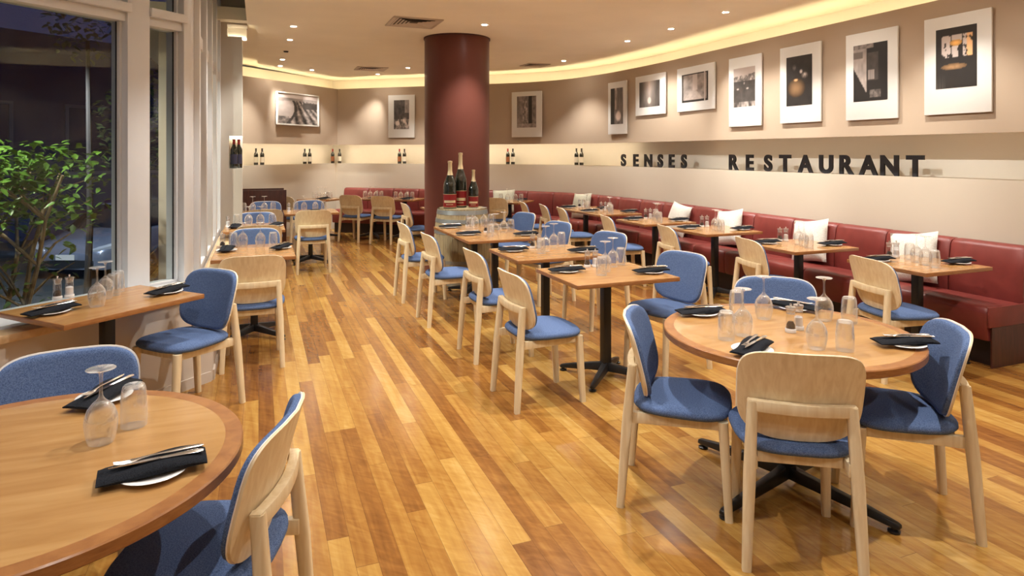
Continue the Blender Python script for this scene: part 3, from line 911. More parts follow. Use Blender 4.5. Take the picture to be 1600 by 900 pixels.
def make_knife():
    mb = MB()
    mb.tube([(0.112, 0, 0.005), (0.095, 0, 0.006), (0.05, 0, 0.0055), (0.008, 0, 0.005)], [0.0070, 0.0098, 0.0078, 0.0055], 8, squash=0.5)
    mb.rings([[(0.01, -0.006, 0.0038), (0.01, 0.008, 0.0042), (0.01, 0.008, 0.0058), (0.01, -0.006, 0.0062)],
              [(-0.06, -0.007, 0.0032), (-0.06, 0.009, 0.0036), (-0.06, 0.009, 0.0046), (-0.06, -0.007, 0.0050)],
              [(-0.110, -0.006, 0.0030), (-0.110, -0.002, 0.0034), (-0.110, -0.002, 0.0040), (-0.110, -0.006, 0.0044)]])
    return link('table_knife', mb.mesh('table_knife', M['chrome'], smooth=40))
WG, TG, PM, SM = Stock(make_wine), Stock(make_tumbler), Stock(make_mill('pepper')), Stock(make_mill('salt'))
PL, NK, FK, KN = Stock(make_plate), Stock(make_napkin), Stock(make_fork), Stock(make_knife)
def put(stock, x, y, z, rz, label, cat, group):
    o = stock.get(); o.location = (x, y, z); o.rotation_euler = (0, 0, rz)
    tag(o, label, cat, group); return o
def setting(x, y, ang, where, cutlery=True):
    """plate, folded napkin, fork and knife; ang = direction of the napkin's long axis"""
    put(PL, x, y, ZT, 0, 'white side plate ' + where, 'plate', 'side plates')
    put(NK, x, y, ZT + 0.0145, ang, 'folded black napkin ' + where, 'napkin', 'black napkins')
    if cutlery:
        ux, uy = math.cos(ang), math.sin(ang)
        for st, d, tw, nm, z in ((FK, 0.013, 0.10, 'fork', 0.0400), (KN, -0.010, -0.05, 'knife', 0.0400)):
            px, py = x - uy * d + ux * 0.008, y + ux * d + uy * 0.008
            put(st, px, py, ZT + z, ang + tw, ('steel %s on the napkin ' % nm) + where, nm, nm + ('s on the napkins'))
def glasses(lst, phrase):
    """lst of (kind, x, y, word)"""
    for kind, x, y, wd in lst:
        if kind == 'w': put(WG, x, y, ZT, random.uniform(0, 6), 'upturned wine glass %s on %s' % (wd, phrase), 'wine glass', 'upturned wine glasses')
        elif kind == 't': put(TG, x, y, ZT, random.uniform(0, 6), 'upturned tumbler %s on %s' % (wd, phrase), 'tumbler', 'upturned tumblers')
        elif kind == 'p': put(PM, x, y, ZT, 0, 'clear pepper mill on ' + phrase, 'pepper mill', 'pepper mills')
        elif kind == 's': put(SM, x, y, ZT, 0, 'white salt mill on ' + phrase, 'salt mill', 'salt mills')
# round table, right
ph = 'the right-hand round table'
glasses([('t', 2.008, 2.43, 'leftmost'), ('w', 2.125, 2.455, 'second from left'), ('w', 2.437, 2.66, 'standing at the back'), ('t', 2.36, 2.775, 'at the back, behind a wine glass'),
         ('p', 2.375, 2.414, ''), ('s', 2.444, 2.435, ''), ('w', 2.283, 2.171, 'at the front, right of the mills'), ('t', 2.375, 2.105, 'at the front right'),
         ('w', 2.70, 2.52, 'at the right, farther back'), ('t', 2.782, 2.44, 'at the right, beside a wine glass')], ph)
setting(2.186, 2.845, math.radians(-12), 'at the far left of ' + ph)
setting(2.68, 2.06, math.radians(-22), 'at the right edge of ' + ph)
setting(1.985, 2.235, math.radians(28), 'behind the nearest chair on ' + ph)
setting(2.74, 2.755, math.radians(118), 'at the back of ' + ph)
# round table, left
ph = 'the lower left round table'
glasses([('w', -0.436, 2.241, ''), ('t', -0.366, 2.34, '')], ph)
setting(-0.262, 1.965, math.radians(8), 'near the right edge of ' + ph)
setting(-0.50, 2.625, math.radians(62), 'behind the glasses on ' + ph)
# window table
ph = 'the window table'
glasses([('p', -1.10, 4.52, ''), ('s', -1.047, 4.55, ''), ('w', -0.842, 4.229, 'nearer the room'), ('w', -0.84, 4.43, 'nearer the pane'), ('t', -0.815, 4.52, 'nearer the room'), ('t', -0.81, 4.62, 'nearer the pane')], ph)
setting(-1.03, 4.13, math.radians(44), 'at the left end of ' + ph)
setting(-0.52, 4.47, math.radians(50), 'at the right end of ' + ph)
# centre tables
for key in ('T1', 'T2', 'T3', 'T4'):
    x, y, rz, ph = TB[key]
    dy = 0.0 if key == 'T1' else 0.02
    k = 0.85 if key == 'T4' else 1.0
    glasses([('p', x - 0.012, y + 0.255 * k, ''), ('s', x + 0.046, y + 0.238 * k, ''), ('t', x - 0.073, y - 0.072 * k, 'nearest the camera'), ('w', x + 0.02, y + 0.04 * k, 'nearer the camera'),
             ('w', x + 0.17, y + 0.19 * k, 'farther back'), ('t', x + 0.28, y + 0.26 * k, 'farthest back')], ph)
    setting(x - 0.25, y + 0.12, math.radians(-8), 'at the aisle end of ' + ph)
    setting(x + 0.295, y - 0.13, math.radians(-4), 'at the right end of ' + ph)
# banquette tables
for key in ('R1', 'R2', 'R3', 'R4', 'R5', 'R6'):
    x, y, rz, ph = TB[key]
    glasses([('p', x + 0.03, y + 0.265, ''), ('s', x + 0.09, y + 0.25, ''), ('w', x + 0.03, y + 0.03, 'farther back'), ('w', x - 0.02, y - 0.08, 'nearer the camera'),
             ('t', x - 0.07, y - 0.19, 'nearest the camera')] + ([('t', x + 0.10, y + 0.14, 'farther back')] if key in ('R1', 'R4', 'R5') else []), ph)
    setting(x + 0.26, y - 0.14, math.radians(-6), 'on the banquette side of ' + ph)
    setting(x - 0.22, y + 0.17, math.radians(-12), 'on the chair side of ' + ph)
x, y, rz, ph = TB['R7']
glasses([('w', x - 0.02, y + 0.05, 'on the left'), ('w', x + 0.10, y - 0.02, 'on the right'), ('t', x - 0.12, y + 0.12, 'on the left'), ('t', x + 0.18, y - 0.10, 'on the right')], ph)
setting(x - 0.22, y + 0.02, math.radians(30), 'at the left of ' + ph, False)
setting(x + 0.22, y - 0.02 + 0.06, math.radians(-20), 'at the right of ' + ph, False)
# window row
x, y, rz, ph = TB['L1']
glasses([('t', -0.215, 6.45, 'at the left end of the row'), ('w', -0.135, 6.44, 'second from left'), ('w', 0.015, 6.40, 'third from left'), ('t', 0.125, 6.37, 'at the right end of the row'), ('p', -0.305, 6.44, '')], ph)
setting(-0.26, 6.18, math.radians(80), 'beside the sill on ' + ph, False)
setting(0.19, 6.17, math.radians(60), 'at the right of ' + ph)
x, y, rz, ph = TB['L2']
glasses([('t', -0.24, 8.36, 'at the left end of the row'), ('w', -0.11, 8.34, 'second from left'), ('w', 0.02, 8.32, 'third from left'), ('t', 0.15, 8.30, 'at the right end of the row'), ('s', -0.33, 8.20, '')], ph)
setting(-0.25, 8.06, math.radians(80), 'beside the sill on ' + ph, False)
setting(0.185, 8.08, math.radians(60), 'at the right of ' + ph, False)
for key in ('L3', 'L4'):
    x, y, rz, ph = TB[key]
    glasses([('t', x - 0.20, y + 0.16, 'at the left end of the row'), ('w', x - 0.08, y + 0.16, 'second from left'), ('w', x + 0.08, y + 0.16, 'third from left'), ('t', x + 0.20, y + 0.16, 'at the right end of the row'), ('s', x - 0.27 + (0.0 if key == 'L3' else -0.03), y + 0.02, '')], ph)
    setting(x, y - 0.20, math.radians(5), 'at the near end of ' + ph, False)
for key in ('F0', 'F1', 'F2'):
    x, y, rz, ph = TB[key]
    glasses([('t', x - 0.15, y + 0.12, 'on the left'), ('w', x - 0.065, y + 0.055, 'on the left'), ('w', x + 0.03, y - 0.02, 'on the right'), ('t', x + 0.12, y - 0.09, 'on the right'), ('p', x + 0.08, y + 0.10, '')], ph)
    setting(x - 0.02, y - 0.22, math.radians(20), 'at the near corner of ' + ph, False)
x, y, rz, ph = TB['F3']
setting(x - 0.20, y + 0.03, math.radians(10), 'at the left of ' + ph, False)

# ------------------------------------------------------------------ barrel and champagne bottles
BX, BY = 2.345, 7.70
t = empty('wine_barrel', (BX, BY, 0)); tag(t, 'weathered oak wine barrel with grey metal hoops in front of the column', 'barrel')
H = 0.92
def br(z): q = 2 * z / H - 1; return 0.348 - 0.048 * q * q
mb = MB(); rs = []
nst = 22
for k in range(17):
    z = H * k / 16; r = br(z)
    ring = []
    for s_ in range(nst):
        for e_ in (0.06, 0.5, 0.94):
            a = 2 * PI * (s_ + e_) / nst; ring.append((r * math.cos(a), r * math.sin(a), z))
        a = 2 * PI * (s_ + 1) / nst; ring.append(((r - 0.004) * math.cos(a), (r - 0.004) * math.sin(a), z))
    rs.append(ring)
mb.rings(rs, cap1=False)
mb.lathe([(0, H - 0.022), (0.285, H - 0.022), (0.285, H), (0.302, H)], 66)
link('staves', mb.mesh('staves', M['barrel'], smooth=30), t)
for z0, z1 in ((0.005, 0.055), (0.12, 0.165), (0.27, 0.31), (0.62, 0.66), (0.755, 0.80), (0.855, 0.905)):
    mb = MB(); mb.lathe([(br(z0) + 0.0005, z0), (br(z0) + 0.004, z0), (br(z1) + 0.004, z1), (br(z1) + 0.0005, z1)], 64, loop=True)
    link('hoop', mb.mesh('hoop', M['hoop']), t)
def champagne(x, y, hgt, rad, label):
    t = empty('champagne_bottle', (x, y, H - 0.0215 + 0.0)); h = hgt; r = rad
    t.location = (x, y, H - 0.0215)
    mb = MB(); mb.lathe([(0, 0), (r * 0.9, 0), (r, 0.02 * h), (r, 0.47 * h), (r * 0.93, 0.54 * h), (r * 0.66, 0.64 * h), (r * 0.40, 0.73 * h), (r * 0.30, 0.80 * h), (r * 0.28, 0.95 * h), (r * 0.30, 0.965 * h), (r * 0.30, 0.995 * h), (0, h)], 36)
    link('bottle_body', mb.mesh('bottle_body', M['bottle'], smooth=50), t)
    mb = MB(); e = 0.0012
    mb.lathe([(r * 0.46 + e, 0.70 * h), (r * 0.405 + e, 0.73 * h), (r * 0.305 + e, 0.80 * h), (r * 0.285 + e, 0.95 * h), (r * 0.33 + e, 0.965 * h), (r * 0.33 + e, 0.998 * h), (0, 1.004 * h)], 36)
    link('gold_foil', mb.mesh('gold_foil', M['gold'], smooth=50), t)
    mb = MB(); seg = 20; a0 = math.radians(-110 - 75); a1 = math.radians(-110 + 75)
    def arc(rr, z): return [(rr * math.cos(a0 + (a1 - a0) * k / seg), rr * math.sin(a0 + (a1 - a0) * k / seg), z) for k in range(seg + 1)]
    mb.rings([arc(r + e, 0.06 * h), arc(r + e, 0.33 * h)], closed=False, cap0=False, cap1=False)
    lab = link('red_label', mb.mesh('red_label', M['redlabel']), t)
    for z0, z1, sc in ((0.155, 0.205, 0.72), (0.115, 0.125, 0.4), (0.325, 0.332, 1.0), (0.062, 0.068, 1.0)):
        mb = MB(); am, hw = math.radians(-110), math.radians(75) * sc
        def arc2(rr, z): return [(rr * math.cos(am - hw + 2 * hw * k / seg), rr * math.sin(am - hw + 2 * hw * k / seg), z) for k in range(seg + 1)]
        mb.rings([arc2(r + 2 * e, z0 * h), arc2(r + 2 * e, z1 * h)], closed=False, cap0=False, cap1=False)
        link('gold_band', mb.mesh('gold_band', M['gold']), lab)
    mb = MB(); mb.lathe([(0, 0), (0.10 * r, 0.02), (0, 0.04)], 8)
    tag(t, label, 'bottle', 'large champagne bottles on the barrel')
champagne(BX - 0.165, BY - 0.03, 0.60, 0.082, 'large champagne bottle at the left of the barrel top')
champagne(BX - 0.005, BY + 0.06, 0.70, 0.078, 'tallest champagne bottle, in the middle of the barrel top')
champagne(BX + 0.135, BY - 0.03, 0.49, 0.062, 'smallest champagne bottle, at the right of the barrel top')

# ------------------------------------------------------------------ wine bottles on the ledge
def make_bottle(capm, labm):
    def f():
        t = empty('wine_bottle')
        mb = MB(); mb.lathe([(0, 0), (0.034, 0), (0.0375, 0.006), (0.0375, 0.185), (0.034, 0.205), (0.020, 0.228), (0.0145, 0.245), (0.0140, 0.300), (0, 0.300)], 24)
        link('bottle_body', mb.mesh('bottle_body', M['bottle'], smooth=50), t)
        mb = MB(); mb.lathe([(0.0150, 0.248), (0.0145, 0.285), (0.0160, 0.290), (0.0160, 0.302), (0, 0.303)], 20)
        link('capsule', mb.mesh('capsule', capm), t)
        mb = MB(); seg = 14; a0 = math.radians(-110 - 80)
        def arc(z): return [(0.0381 * math.cos(a0 + math.radians(160) * k / seg), 0.0381 * math.sin(a0 + math.radians(160) * k / seg), z) for k in range(seg + 1)]
        mb.rings([arc(0.045), arc(0.145)], closed=False, cap0=False, cap1=False)
        link('paper_label', mb.mesh('paper_label', labm), t)
        return t
    return f
BR = Stock(make_bottle(M['redcap'], M['labelnavy']))
BW, BB = Stock(make_bottle(M['blackcap'], M['label'])), Stock(make_bottle(M['redcap'], M['labelbrown']))
def on_ledge(p, o=0.25):
    s = near_s(WALL, p); return at(WALL, s, o)
for (p, q), where in ((((-0.065, 12.60), (0.03, 12.70)), 'on the far left wall ledge, above the wooden screen'),
                      (((0.765, 13.45), (0.86, 13.54)), 'on the far left wall ledge, below the harbour photograph'),
                      (((1.46, 14.17), (1.60, 14.15)), 'on the ledge at the far corner'),
                      (((2.787, 13.206), (2.87, 13.14)), 'on the far ledge left of the column'),
                      (((4.505, 11.786), (4.58, 11.71)), 'on the far ledge right of the column'),
                      (((5.383, 10.591), (5.43, 10.47)), 'on the curved ledge left of the lettering')):
    for k, pt in enumerate((p, q)):
        st = BB if (k == 0 and where in ('on the ledge at the far corner', 'on the far ledge left of the column', 'on the far ledge right of the column')) else BW
        b = st.get(); b.location = (pt[0], pt[1], 1.3755) if 'corner' in where else (*on_ledge(pt), 1.3755)
        b.rotation_euler = (0, 0, 0)
        tag(b, 'dark wine bottle, %s one %s' % (('left', 'right')[k], where), 'bottle', 'wine bottles on the wall ledge')
for k, (x, y) in enumerate(((-0.285, 8.78), (-0.232, 8.88))):
    b = BR.get(); b.location = (x, y, 1.4055); b.scale = (1.12, 1.12, 1.2)
    tag(b, 'red-capped wine bottle in the pier niche, %s one' % ('nearer', 'farther')[k], 'bottle', 'wine bottles in the pier niche')

# ------------------------------------------------------------------ letters
def letter(ch, x, y, label):
    cu = bpy.data.curves.new('glyph', 'FONT'); cu.body = ch; cu.size = 0.272; cu.extrude = 0.010; cu.offset = 0.0095; cu.align_x = 'CENTER'
    tmp = bpy.data.objects.new('glyph', cu); COL.objects.link(tmp)
    dg = bpy.context.evaluated_depsgraph_get(); dg.update()
    me = bpy.data.meshes.new_from_object(tmp.evaluated_get(dg)); me.name = 'wall_letter'
    bpy.data.objects.remove(tmp); bpy.data.curves.remove(cu)
    xs = [v.co.x for v in me.vertices]; zs = [v.co.y for v in me.vertices]
    cx = (min(xs) + max(xs)) / 2; z0 = min(zs); k = 0.200 / (max(zs) - z0)
    for v in me.vertices: v.co = Vector(((v.co.x - cx), (v.co.y - z0) * k, v.co.z))
    me.materials.clear(); me.materials.append(M['letter'])
    me.transform(Matrix.Rotation(math.radians(90), 4, 'X'))
    s = near_s(RP, (x, y)); q = at(RP, s, 0.185); q2 = at(RP, s + 0.05, 0.185)
    d = Vector((q2[0] - q[0], q2[1] - q[1]))
    o = link('wall_letter', me, None, (q[0], q[1], 1.3758))
    o.rotation_euler = (0, 0, math.atan2(-d.y, -d.x))
    tag(o, label, 'letter', 'black letters reading SENSES RESTAURANT')
L1 = [('S', 5.583, 9.31), ('E', 5.621, 8.98), ('N', 5.637, 8.662), ('S', 5.652, 8.355), ('E', 5.666, 8.079), ('S', 5.666, 7.784)]
L2 = [('R', 5.65, 6.713), ('E', 5.65, 6.422), ('S', 5.65, 6.111), ('T', 5.65, 5.844), ('A', 5.65, 5.545), ('U', 5.65, 5.262), ('R', 5.65, 5.001), ('A', 5.65, 4.744), ('N', 5.65, 4.511), ('T', 5.65, 4.248)]
od = ['first', 'second', 'third', 'fourth', 'fifth', 'sixth', 'seventh', 'eighth', 'ninth', 'last']
for k, (c_, x, y) in enumerate(L1): letter(c_, x, y, 'black letter %s, %s in the word SENSES on the wall ledge' % (c_, od[k] if k < 5 else 'last'))
for k, (c_, x, y) in enumerate(L2): letter(c_, x, y, 'black letter %s, %s in the word RESTAURANT on the wall ledge' % (c_, od[k]))

# ------------------------------------------------------------------ photographs on the walls
def noise2(seed):
    rnd = random.Random(seed); g = [[rnd.random() for _ in range(40)] for _ in range(40)]
    def f(x, y):
        x = x % 38; y = y % 38; i, j = int(x), int(y); a, b = x - i, y - j
        return (g[i][j] * (1 - a) + g[i + 1][j] * a) * (1 - b) + (g[i][j + 1] * (1 - a) + g[i + 1][j + 1] * a) * b
    return f
def blob(u, v, cu, cv, ru, rv): return max(0.0, 1 - ((u - cu) / ru) ** 2 - ((v - cv) / rv) ** 2)
def art(kind):
    nz = noise2(kind * 13 + 5)
    def n(u, v, k=8): return 0.6 * nz(u * k, v * k) + 0.4 * nz(u * k * 2.3 + 7, v * k * 2.3 + 3)
    def f(u, v):                       # u 0..1 left-right, v 0..1 bottom-top ; returns luminance, warmth
        if kind == 1:                  # bay with curving shoreline and roofs
            if v > 0.86: return 0.72, 0
            if v > 0.74 + 0.05 * math.sin(3 * u): return 0.38 + 0.2 * n(u, v), 0
            if u > 0.62 and v > 0.52 and v < 0.75: return 0.08 + 0.1 * n(u, v), 0
            sh = 0.18 + 0.22 * math.sin(v * 3.0)
            if u < sh: return (0.55 + 0.12 * n(u, v)) if v > 0.25 else 0.15 + 0.8 * n(u, v, 14) ** 2, 0
            if u < sh + 0.07: return 0.12, 0
            st = math.sin((u - 0.3) * 34 / (1.25 - v) )
            return max(0.04, min(0.95, 0.30 + 0.45 * st * n(u, v, 12) + 0.5 * (n(u, v, 20) - 0.45))), 0
        if kind == 2:
            b = 0.06 + 0.25 * n(u, v)
            if u > 0.72 and v > 0.55: b = 0.35 + 0.3 * n(u, v)
            if v < 0.35: b = 0.1 + 1.3 * n(u, v, 10) ** 2.2
            b += 0.8 * blob(u, v, 0.25, 0.2, 0.18, 0.10) + 0.5 * blob(u, v, 0.7, 0.3, 0.15, 0.12); return min(0.9, b), 0
        if kind == 3:
            b = 0.22 + 0.4 * n(u, v)
            if 0.60 < u < 0.78: b = 0.05
            if 0.3 < u < 0.58 and v < 0.85: b = 0.2 + 0.9 * n(u, v, 12) ** 1.6
            if v < 0.12: b = 0.5 * n(u, v, 10) + 0.3
            return min(0.85, b), 0
        if kind == 4:
            b = 0.15 + 0.35 * n(u * 2, v * 0.7)
            if u < 0.3: b = 0.04
            if 0.35 < u < 0.5 and v > 0.4: b = 0.6 * n(u, v) + 0.35
            b += 0.9 * blob(u, v, 0.62, 0.22, 0.25, 0.16); return min(0.9, b), 0
        if kind == 5:
            a = abs(u - 0.5) * 2; b = 0.55 * max(0, 1 - a * 1.3) * (0.4 + v) + 0.08 + 0.15 * n(u * 2, v * 0.4)
            b += 0.7 * blob(u, v, 0.5, 0.25, 0.10, 0.15); return min(0.85, b), 0
        if kind == 6:
            b = 0.30 + 0.4 * n(u, v)
            if 0.42 < u < 0.6 and v > 0.4: b = 0.7
            if v < 0.38 and abs(u - 0.45) < 0.12 + (0.38 - v) * 0.8 and v > 0.08: b = 0.75 - 0.2 * n(u, v, 16)
            if u < 0.06 or v < 0.08 or u > 0.95 or v > 0.95: b = 0.06
            if u > 0.85 and u < 0.90: b = 0.7
            return min(0.9, b), 0
        if kind == 7:
            if v > 0.78 + 0.06 * u: return 0.72, 0
            if v > 0.66: return 0.15 + 0.9 * n(u, v, 16) ** 1.5, 0
            b = 0.09 + 0.12 * n(u, v)
            b += 0.6 * blob(u, v, 0.2, 0.46, 0.07, 0.03) + 0.6 * blob(u, v, 0.65, 0.46, 0.07, 0.03) + 0.5 * blob(u, v, 0.5, 0.60, 0.04, 0.04)
            if v < 0.12: b = 0.15 + 1.1 * max(0, n(u, v * 0.5, 9) - 0.35)
            return min(0.9, b), 0
        if kind == 8:
            b = 0.03 + 0.05 * n(u, v)
            b += 0.9 * blob(u, v, 0.72, 0.60, 0.14, 0.07) * n(u, v, 18) * 1.6 + 0.9 * blob(u, v, 0.58, 0.68, 0.07, 0.05) + 0.7 * blob(u, v, 0.38, 0.52, 0.10, 0.03)
            b += 0.5 * blob(u, v, 0.32, 0.78, 0.08, 0.07) * n(u, v, 20)
            wv = 0.30 * blob(u, v, 0.40, 0.36, 0.36, 0.20); return min(0.9, b + wv), (1 if wv > 0.02 else 0)
        if kind == 9:
            b = 0.035
            if u < 0.40 and v > 0.12 + 0 * u and v > 0.60 - 1.15 * u: b = 0.42 + 0.28 * n(u, v)
            if u < 0.28 and 0.76 < v < 0.87: b = 0.33
            if v > 0.92 and u < 0.6: b = 0.1 + 0.5 * n(u, v, 18)
            if 0.42 < u < 0.75 and v > 0.35 and v < 0.85: b = 0.10 + 0.12 * n(u, v)
            if 0.45 < u < 0.62 and 0.38 < v < 0.55: b = 0.14 + 0.5 * abs(math.sin(u * 60))
            if 0.48 < u < 0.80 and 0.05 < v < 0.20: b = 0.08 + 0.6 * n(u, v, 22) ** 1.5
            return b, 0
        b = 0.035 + 0.02 * n(u, v); wm = 0
        if 0.12 < u < 0.90 and 0.50 < v < 0.88:
            b = 0.75 * (1 if n(u, v, 16) > 0.36 + 0.5 * max(0, 0.62 - v) * 3 else 0.1)
            if abs((u - 0.12) % 0.26) < 0.022: b = 0.04
            if abs(u - 0.60) < 0.05 and v < 0.76: b = 0.04
            if u > 0.75: wm = 1
        e = blob(u, v, 0.50, 0.745, 0.15, 0.055)
        if e > 0: b, wm = 0.35 + 0.25 * e, 2
        e = blob(u, v, 0.45, 0.355, 0.32, 0.05)
        if e > 0: b, wm = 0.22 + 0.3 * e * n(u, v, 10), 1
        if u < 0.25 and v < 0.25: b += 0.15 * abs(math.sin(u * 45)) * (0.25 - v) * 4
        return b, wm
    return f
M['print'] = mat('photographic_print', rough=0.45)
_t = NT(M['print']); _a = _t.n('ShaderNodeVertexColor', layer_name='print_tone'); _t.l(_a.outputs[0], _t.b.inputs['Base Color'])
def photograph(kind, p0, p1, z0, z1, inner, label, frame=False):
    """p0 left, p1 right along the wall; inner = print rect fractions (u0,u1,v0,v1)"""
    a, b = Vector(p0), Vector(p1); d = (b - a); wdt = d.length; d.normalize(); nrm = Vector((d.y, -d.x))   # away from room?
    mid = (a + b) / 2
    t = empty('mounted_photograph', (mid.x, mid.y, z0), math.atan2(d.y, d.x))
    # local: x along wall left->right as seen, -y towards the room
    hgt = z1 - z0
    mb = MB(); mb.box(-wdt / 2, wdt / 2, -0.012, 0.006, 0, hgt)
    link('mount_board', mb.mesh('mount_board', M['mount'], bevel=0.002), t)
    u0, u1, v0, v1 = inner; nx, nz = 44, 60
    if kind == 1: nx, nz = 80, 50
    x0, x1, q0, q1 = -wdt / 2 + wdt * u0, -wdt / 2 + wdt * u1, hgt * v0, hgt * v1
    mb = MB()
    vs = [(x0 + (x1 - x0) * i / nx, -0.0135, q0 + (q1 - q0) * j / nz) for j in range(nz + 1) for i in range(nx + 1)]
    fs = [(j * (nx + 1) + i, j * (nx + 1) + i + 1, (j + 1) * (nx + 1) + i + 1, (j + 1) * (nx + 1) + i) for j in range(nz) for i in range(nx)]
    me = bpy.data.meshes.new('print'); me.from_pydata(vs, [], fs); me.materials.append(M['print'])
    ca = me.color_attributes.new('print_tone', 'FLOAT_COLOR', 'POINT'); f = art(kind)
    for k in range(len(vs)):
        i, j = k % (nx + 1), k // (nx + 1); l, wm = f(i / nx, j / nz); l = max(0.0, l)
        l = 0.012 + 0.75 * l ** 1.6
        ca.data[k].color = (l * 1.08, l * 0.90, l * 0.80, 1) if wm == 0 else ((l * 1.5, l * 0.85, l * 0.40, 1) if wm == 1 else (l * 2.4, l * 1.2, l * 0.3, 1))
    link('print', me, t)
    if frame:
        mb = MB(); e = 0.022
        mb.box(-wdt / 2, wdt / 2, -0.03, -0.0125, 0, e); mb.box(-wdt / 2, wdt / 2, -0.03, -0.0125, hgt - e, hgt)
        mb.box(-wdt / 2, -wdt / 2 + e, -0.03, -0.0125, e, hgt - e); mb.box(wdt / 2 - e, wdt / 2, -0.03, -0.0125, e, hgt - e)
        link('frame', mb.mesh('frame', M['mount'], bevel=0.003), t)
    else:
        mb = MB(); mb.box(-wdt / 2 + 0.05, wdt / 2 - 0.05, 0.006, 0.020, 0.05, hgt - 0.05)
        link('hanging_batten', mb.mesh('hanging_batten', M['darkwood']), t)
    tag(t, label, 'photograph', 'mounted photographs on the walls')
PH = [(1, (0.294, 12.600), (1.102, 13.432), 2.11, 2.726, (0.04, 0.96, 0.05, 0.95), 'white-framed landscape photograph of a harbour bay on the far left wall', True),
      (2, (2.446, 13.135), (2.900, 12.768), 1.90, 2.756, (0.22, 0.80, 0.20, 0.88), 'tall mounted dark photograph on the far wall, left of the column', False),
      (3, (4.466, 11.448), (4.868, 10.953), 1.89, 2.74, (0.18, 0.82, 0.21, 0.90), 'tall mounted street photograph on the curved wall, right of the column', False),
      (4, (5.380, 9.403), (5.434, 8.914), 1.90, 2.745, (0.15, 0.82, 0.19, 0.88), 'narrow tall mounted photograph, leftmost on the long wall', False),
      (5, (5.446, 8.671), (5.478, 7.921), 2.165, 2.765, (0.14, 0.82, 0.20, 0.84), 'small landscape-mounted misty alley photograph, second on the long wall', False),
      (6, (5.473, 7.636), (5.460, 6.813), 2.165, 2.765, (0.14, 0.84, 0.20, 0.84), 'landscape-mounted narrow lane photograph, third on the long wall', False),
      (7, (5.46, 6.546), (5.46, 5.983), 1.917, 2.76, (0.16, 0.82, 0.28, 0.84), 'mounted photograph of a townscape under pale sky, above the word RESTAURANT', False),
      (8, (5.46, 5.695), (5.46, 5.126), 1.925, 2.765, (0.17, 0.80, 0.22, 0.86), 'mounted dark photograph with white blossoms and amber glow', False),
      (9, (5.46, 4.818), (5.46, 4.255), 1.918, 2.762, (0.16, 0.82, 0.21, 0.86), 'mounted dark photograph of a doorway beside a sunlit wall', False),
      (10, (5.46, 4.001), (5.46, 3.437), 1.927, 2.762, (0.19, 0.80, 0.26, 0.87), 'mounted dark photograph of a bright window over a table, rightmost', False)]
for a_ in PH: photograph(*a_)

# ------------------------------------------------------------------ ceiling lights and vents
def make_downlight():
    t = empty('downlight')
    mb = MB(); mb.lathe([(0.032, -0.003), (0.045, -0.003), (0.048, 0.0), (0.032, 0.0)], 28, loop=True)
    link('trim_ring', mb.mesh('trim_ring', M['white']), t)
    mb = MB(); mb.lathe([(0, -0.0015), (0.031, -0.0015), (0.031, 0.002), (0, 0.002)], 24)
    link('lamp', mb.mesh('lamp', M['lampglow']), t)
    return t
DL = Stock(make_downlight)
def downlight(x, y, label=None, watts=SPOT_W, target=None, size=105, color=WARM, z=CEIL, blend=0.6):
    o = DL.get(); o.location = (x, y, z - 0.0005)
    if label: tag(o, label, 'downlight', 'recessed ceiling downlights')
    else:
        o.parent = CEILING
        for key in ('label', 'category', 'group'):
            if key in o: del o[key]
    lamp('downlight_beam', (x, y, z - 0.012), watts, color, target or (x, y, 0), size, blend, 0.02)
far_l = [(0.40, 8.40, 'nearest in the row above the left tables'), (0.40, 9.41, 'second in the row above the left tables'), (0.37, 11.46, 'third in the row above the left tables'),
         (0.36, 12.30, 'farthest in the row above the left tables'), (0.93, 12.70, 'near the far left corner'), (2.19, 12.90, 'close to the far wall, left of the column'),
         (2.54, 11.75, 'beyond the air vent, left of the column'), (2.55, 7.45, 'just above the right side of the column'),
         (4.80, 9.90, 'near the curve of the wall'), (4.77, 7.82, 'third from the right along the long wall'),
         (4.81, 6.85, 'second from the right along the long wall'), (4.80, 5.82, 'rightmost along the long wall')]
tg = {2: (-0.25, 12.08, 1.75), 3: (0.55, 12.9, 1.7), 4: (1.30, 13.66, 1.6), 5: (1.95, 13.56, 1.6), 8: (4.3, 9.6, 0), 9: (5.3, 7.9, 0), 10: (5.48, 6.3, 1.75)}
for k, (x, y, w_) in enumerate(far_l):
    wash = k in (2, 3, 4, 5, 10)
    downlight(x, y, 'recessed downlight ' + w_, SPOT_W * (1.1 if wash else 1.1), tg.get(k), 52 if wash else 105, blend=1.0 if wash else 0.6)
# the same fittings above and behind the camera
for x, y, k, sz in ((0.40, 6.4, 1, 105), (0.40, 4.5, 1, 105), (0.40, 2.55, 0.85, 110), (0.40, 0.6, 0.3, 110), (2.55, 5.5, 1, 105), (2.13, 3.5, 1.2, 120), (2.90, 1.6, 1.15, 120),
                    (2.6, -0.6, 0.5, 120), (4.80, 4.8, 0.8, 95), (4.80, 3.7, 0.8, 100), (4.80, 1.8, 0.4, 110)):
    downlight(x, y, None, SPOT_W * k, size=sz, blend=0.55)
# extra adjustable fittings, added out of view to brighten the lettering wall
for x, y in ((2.9, 2.7), (2.9, 4.2), (2.9, 5.75)):
    downlight(x, y, None, SPOT_W * 0.95, (5.9, y + 0.5, 1.42), 50, blend=0.8)
lamp('downlight_beam', (2.55, 7.45, CEIL - 0.012), SPOT_W * 1.0, WARM, (5.9, 7.9, 1.42), 46, 0.8, 0.02)  # second beam added at this fitting to brighten the lettering wall
for x, y in ((-1.2, 2.6), (-2.3, 1.2), (-1.2, 0.0)):
    downlight(x, y, None, SPOT_W * 0.5, (x, y, 0), 120, COOL, 4.2)

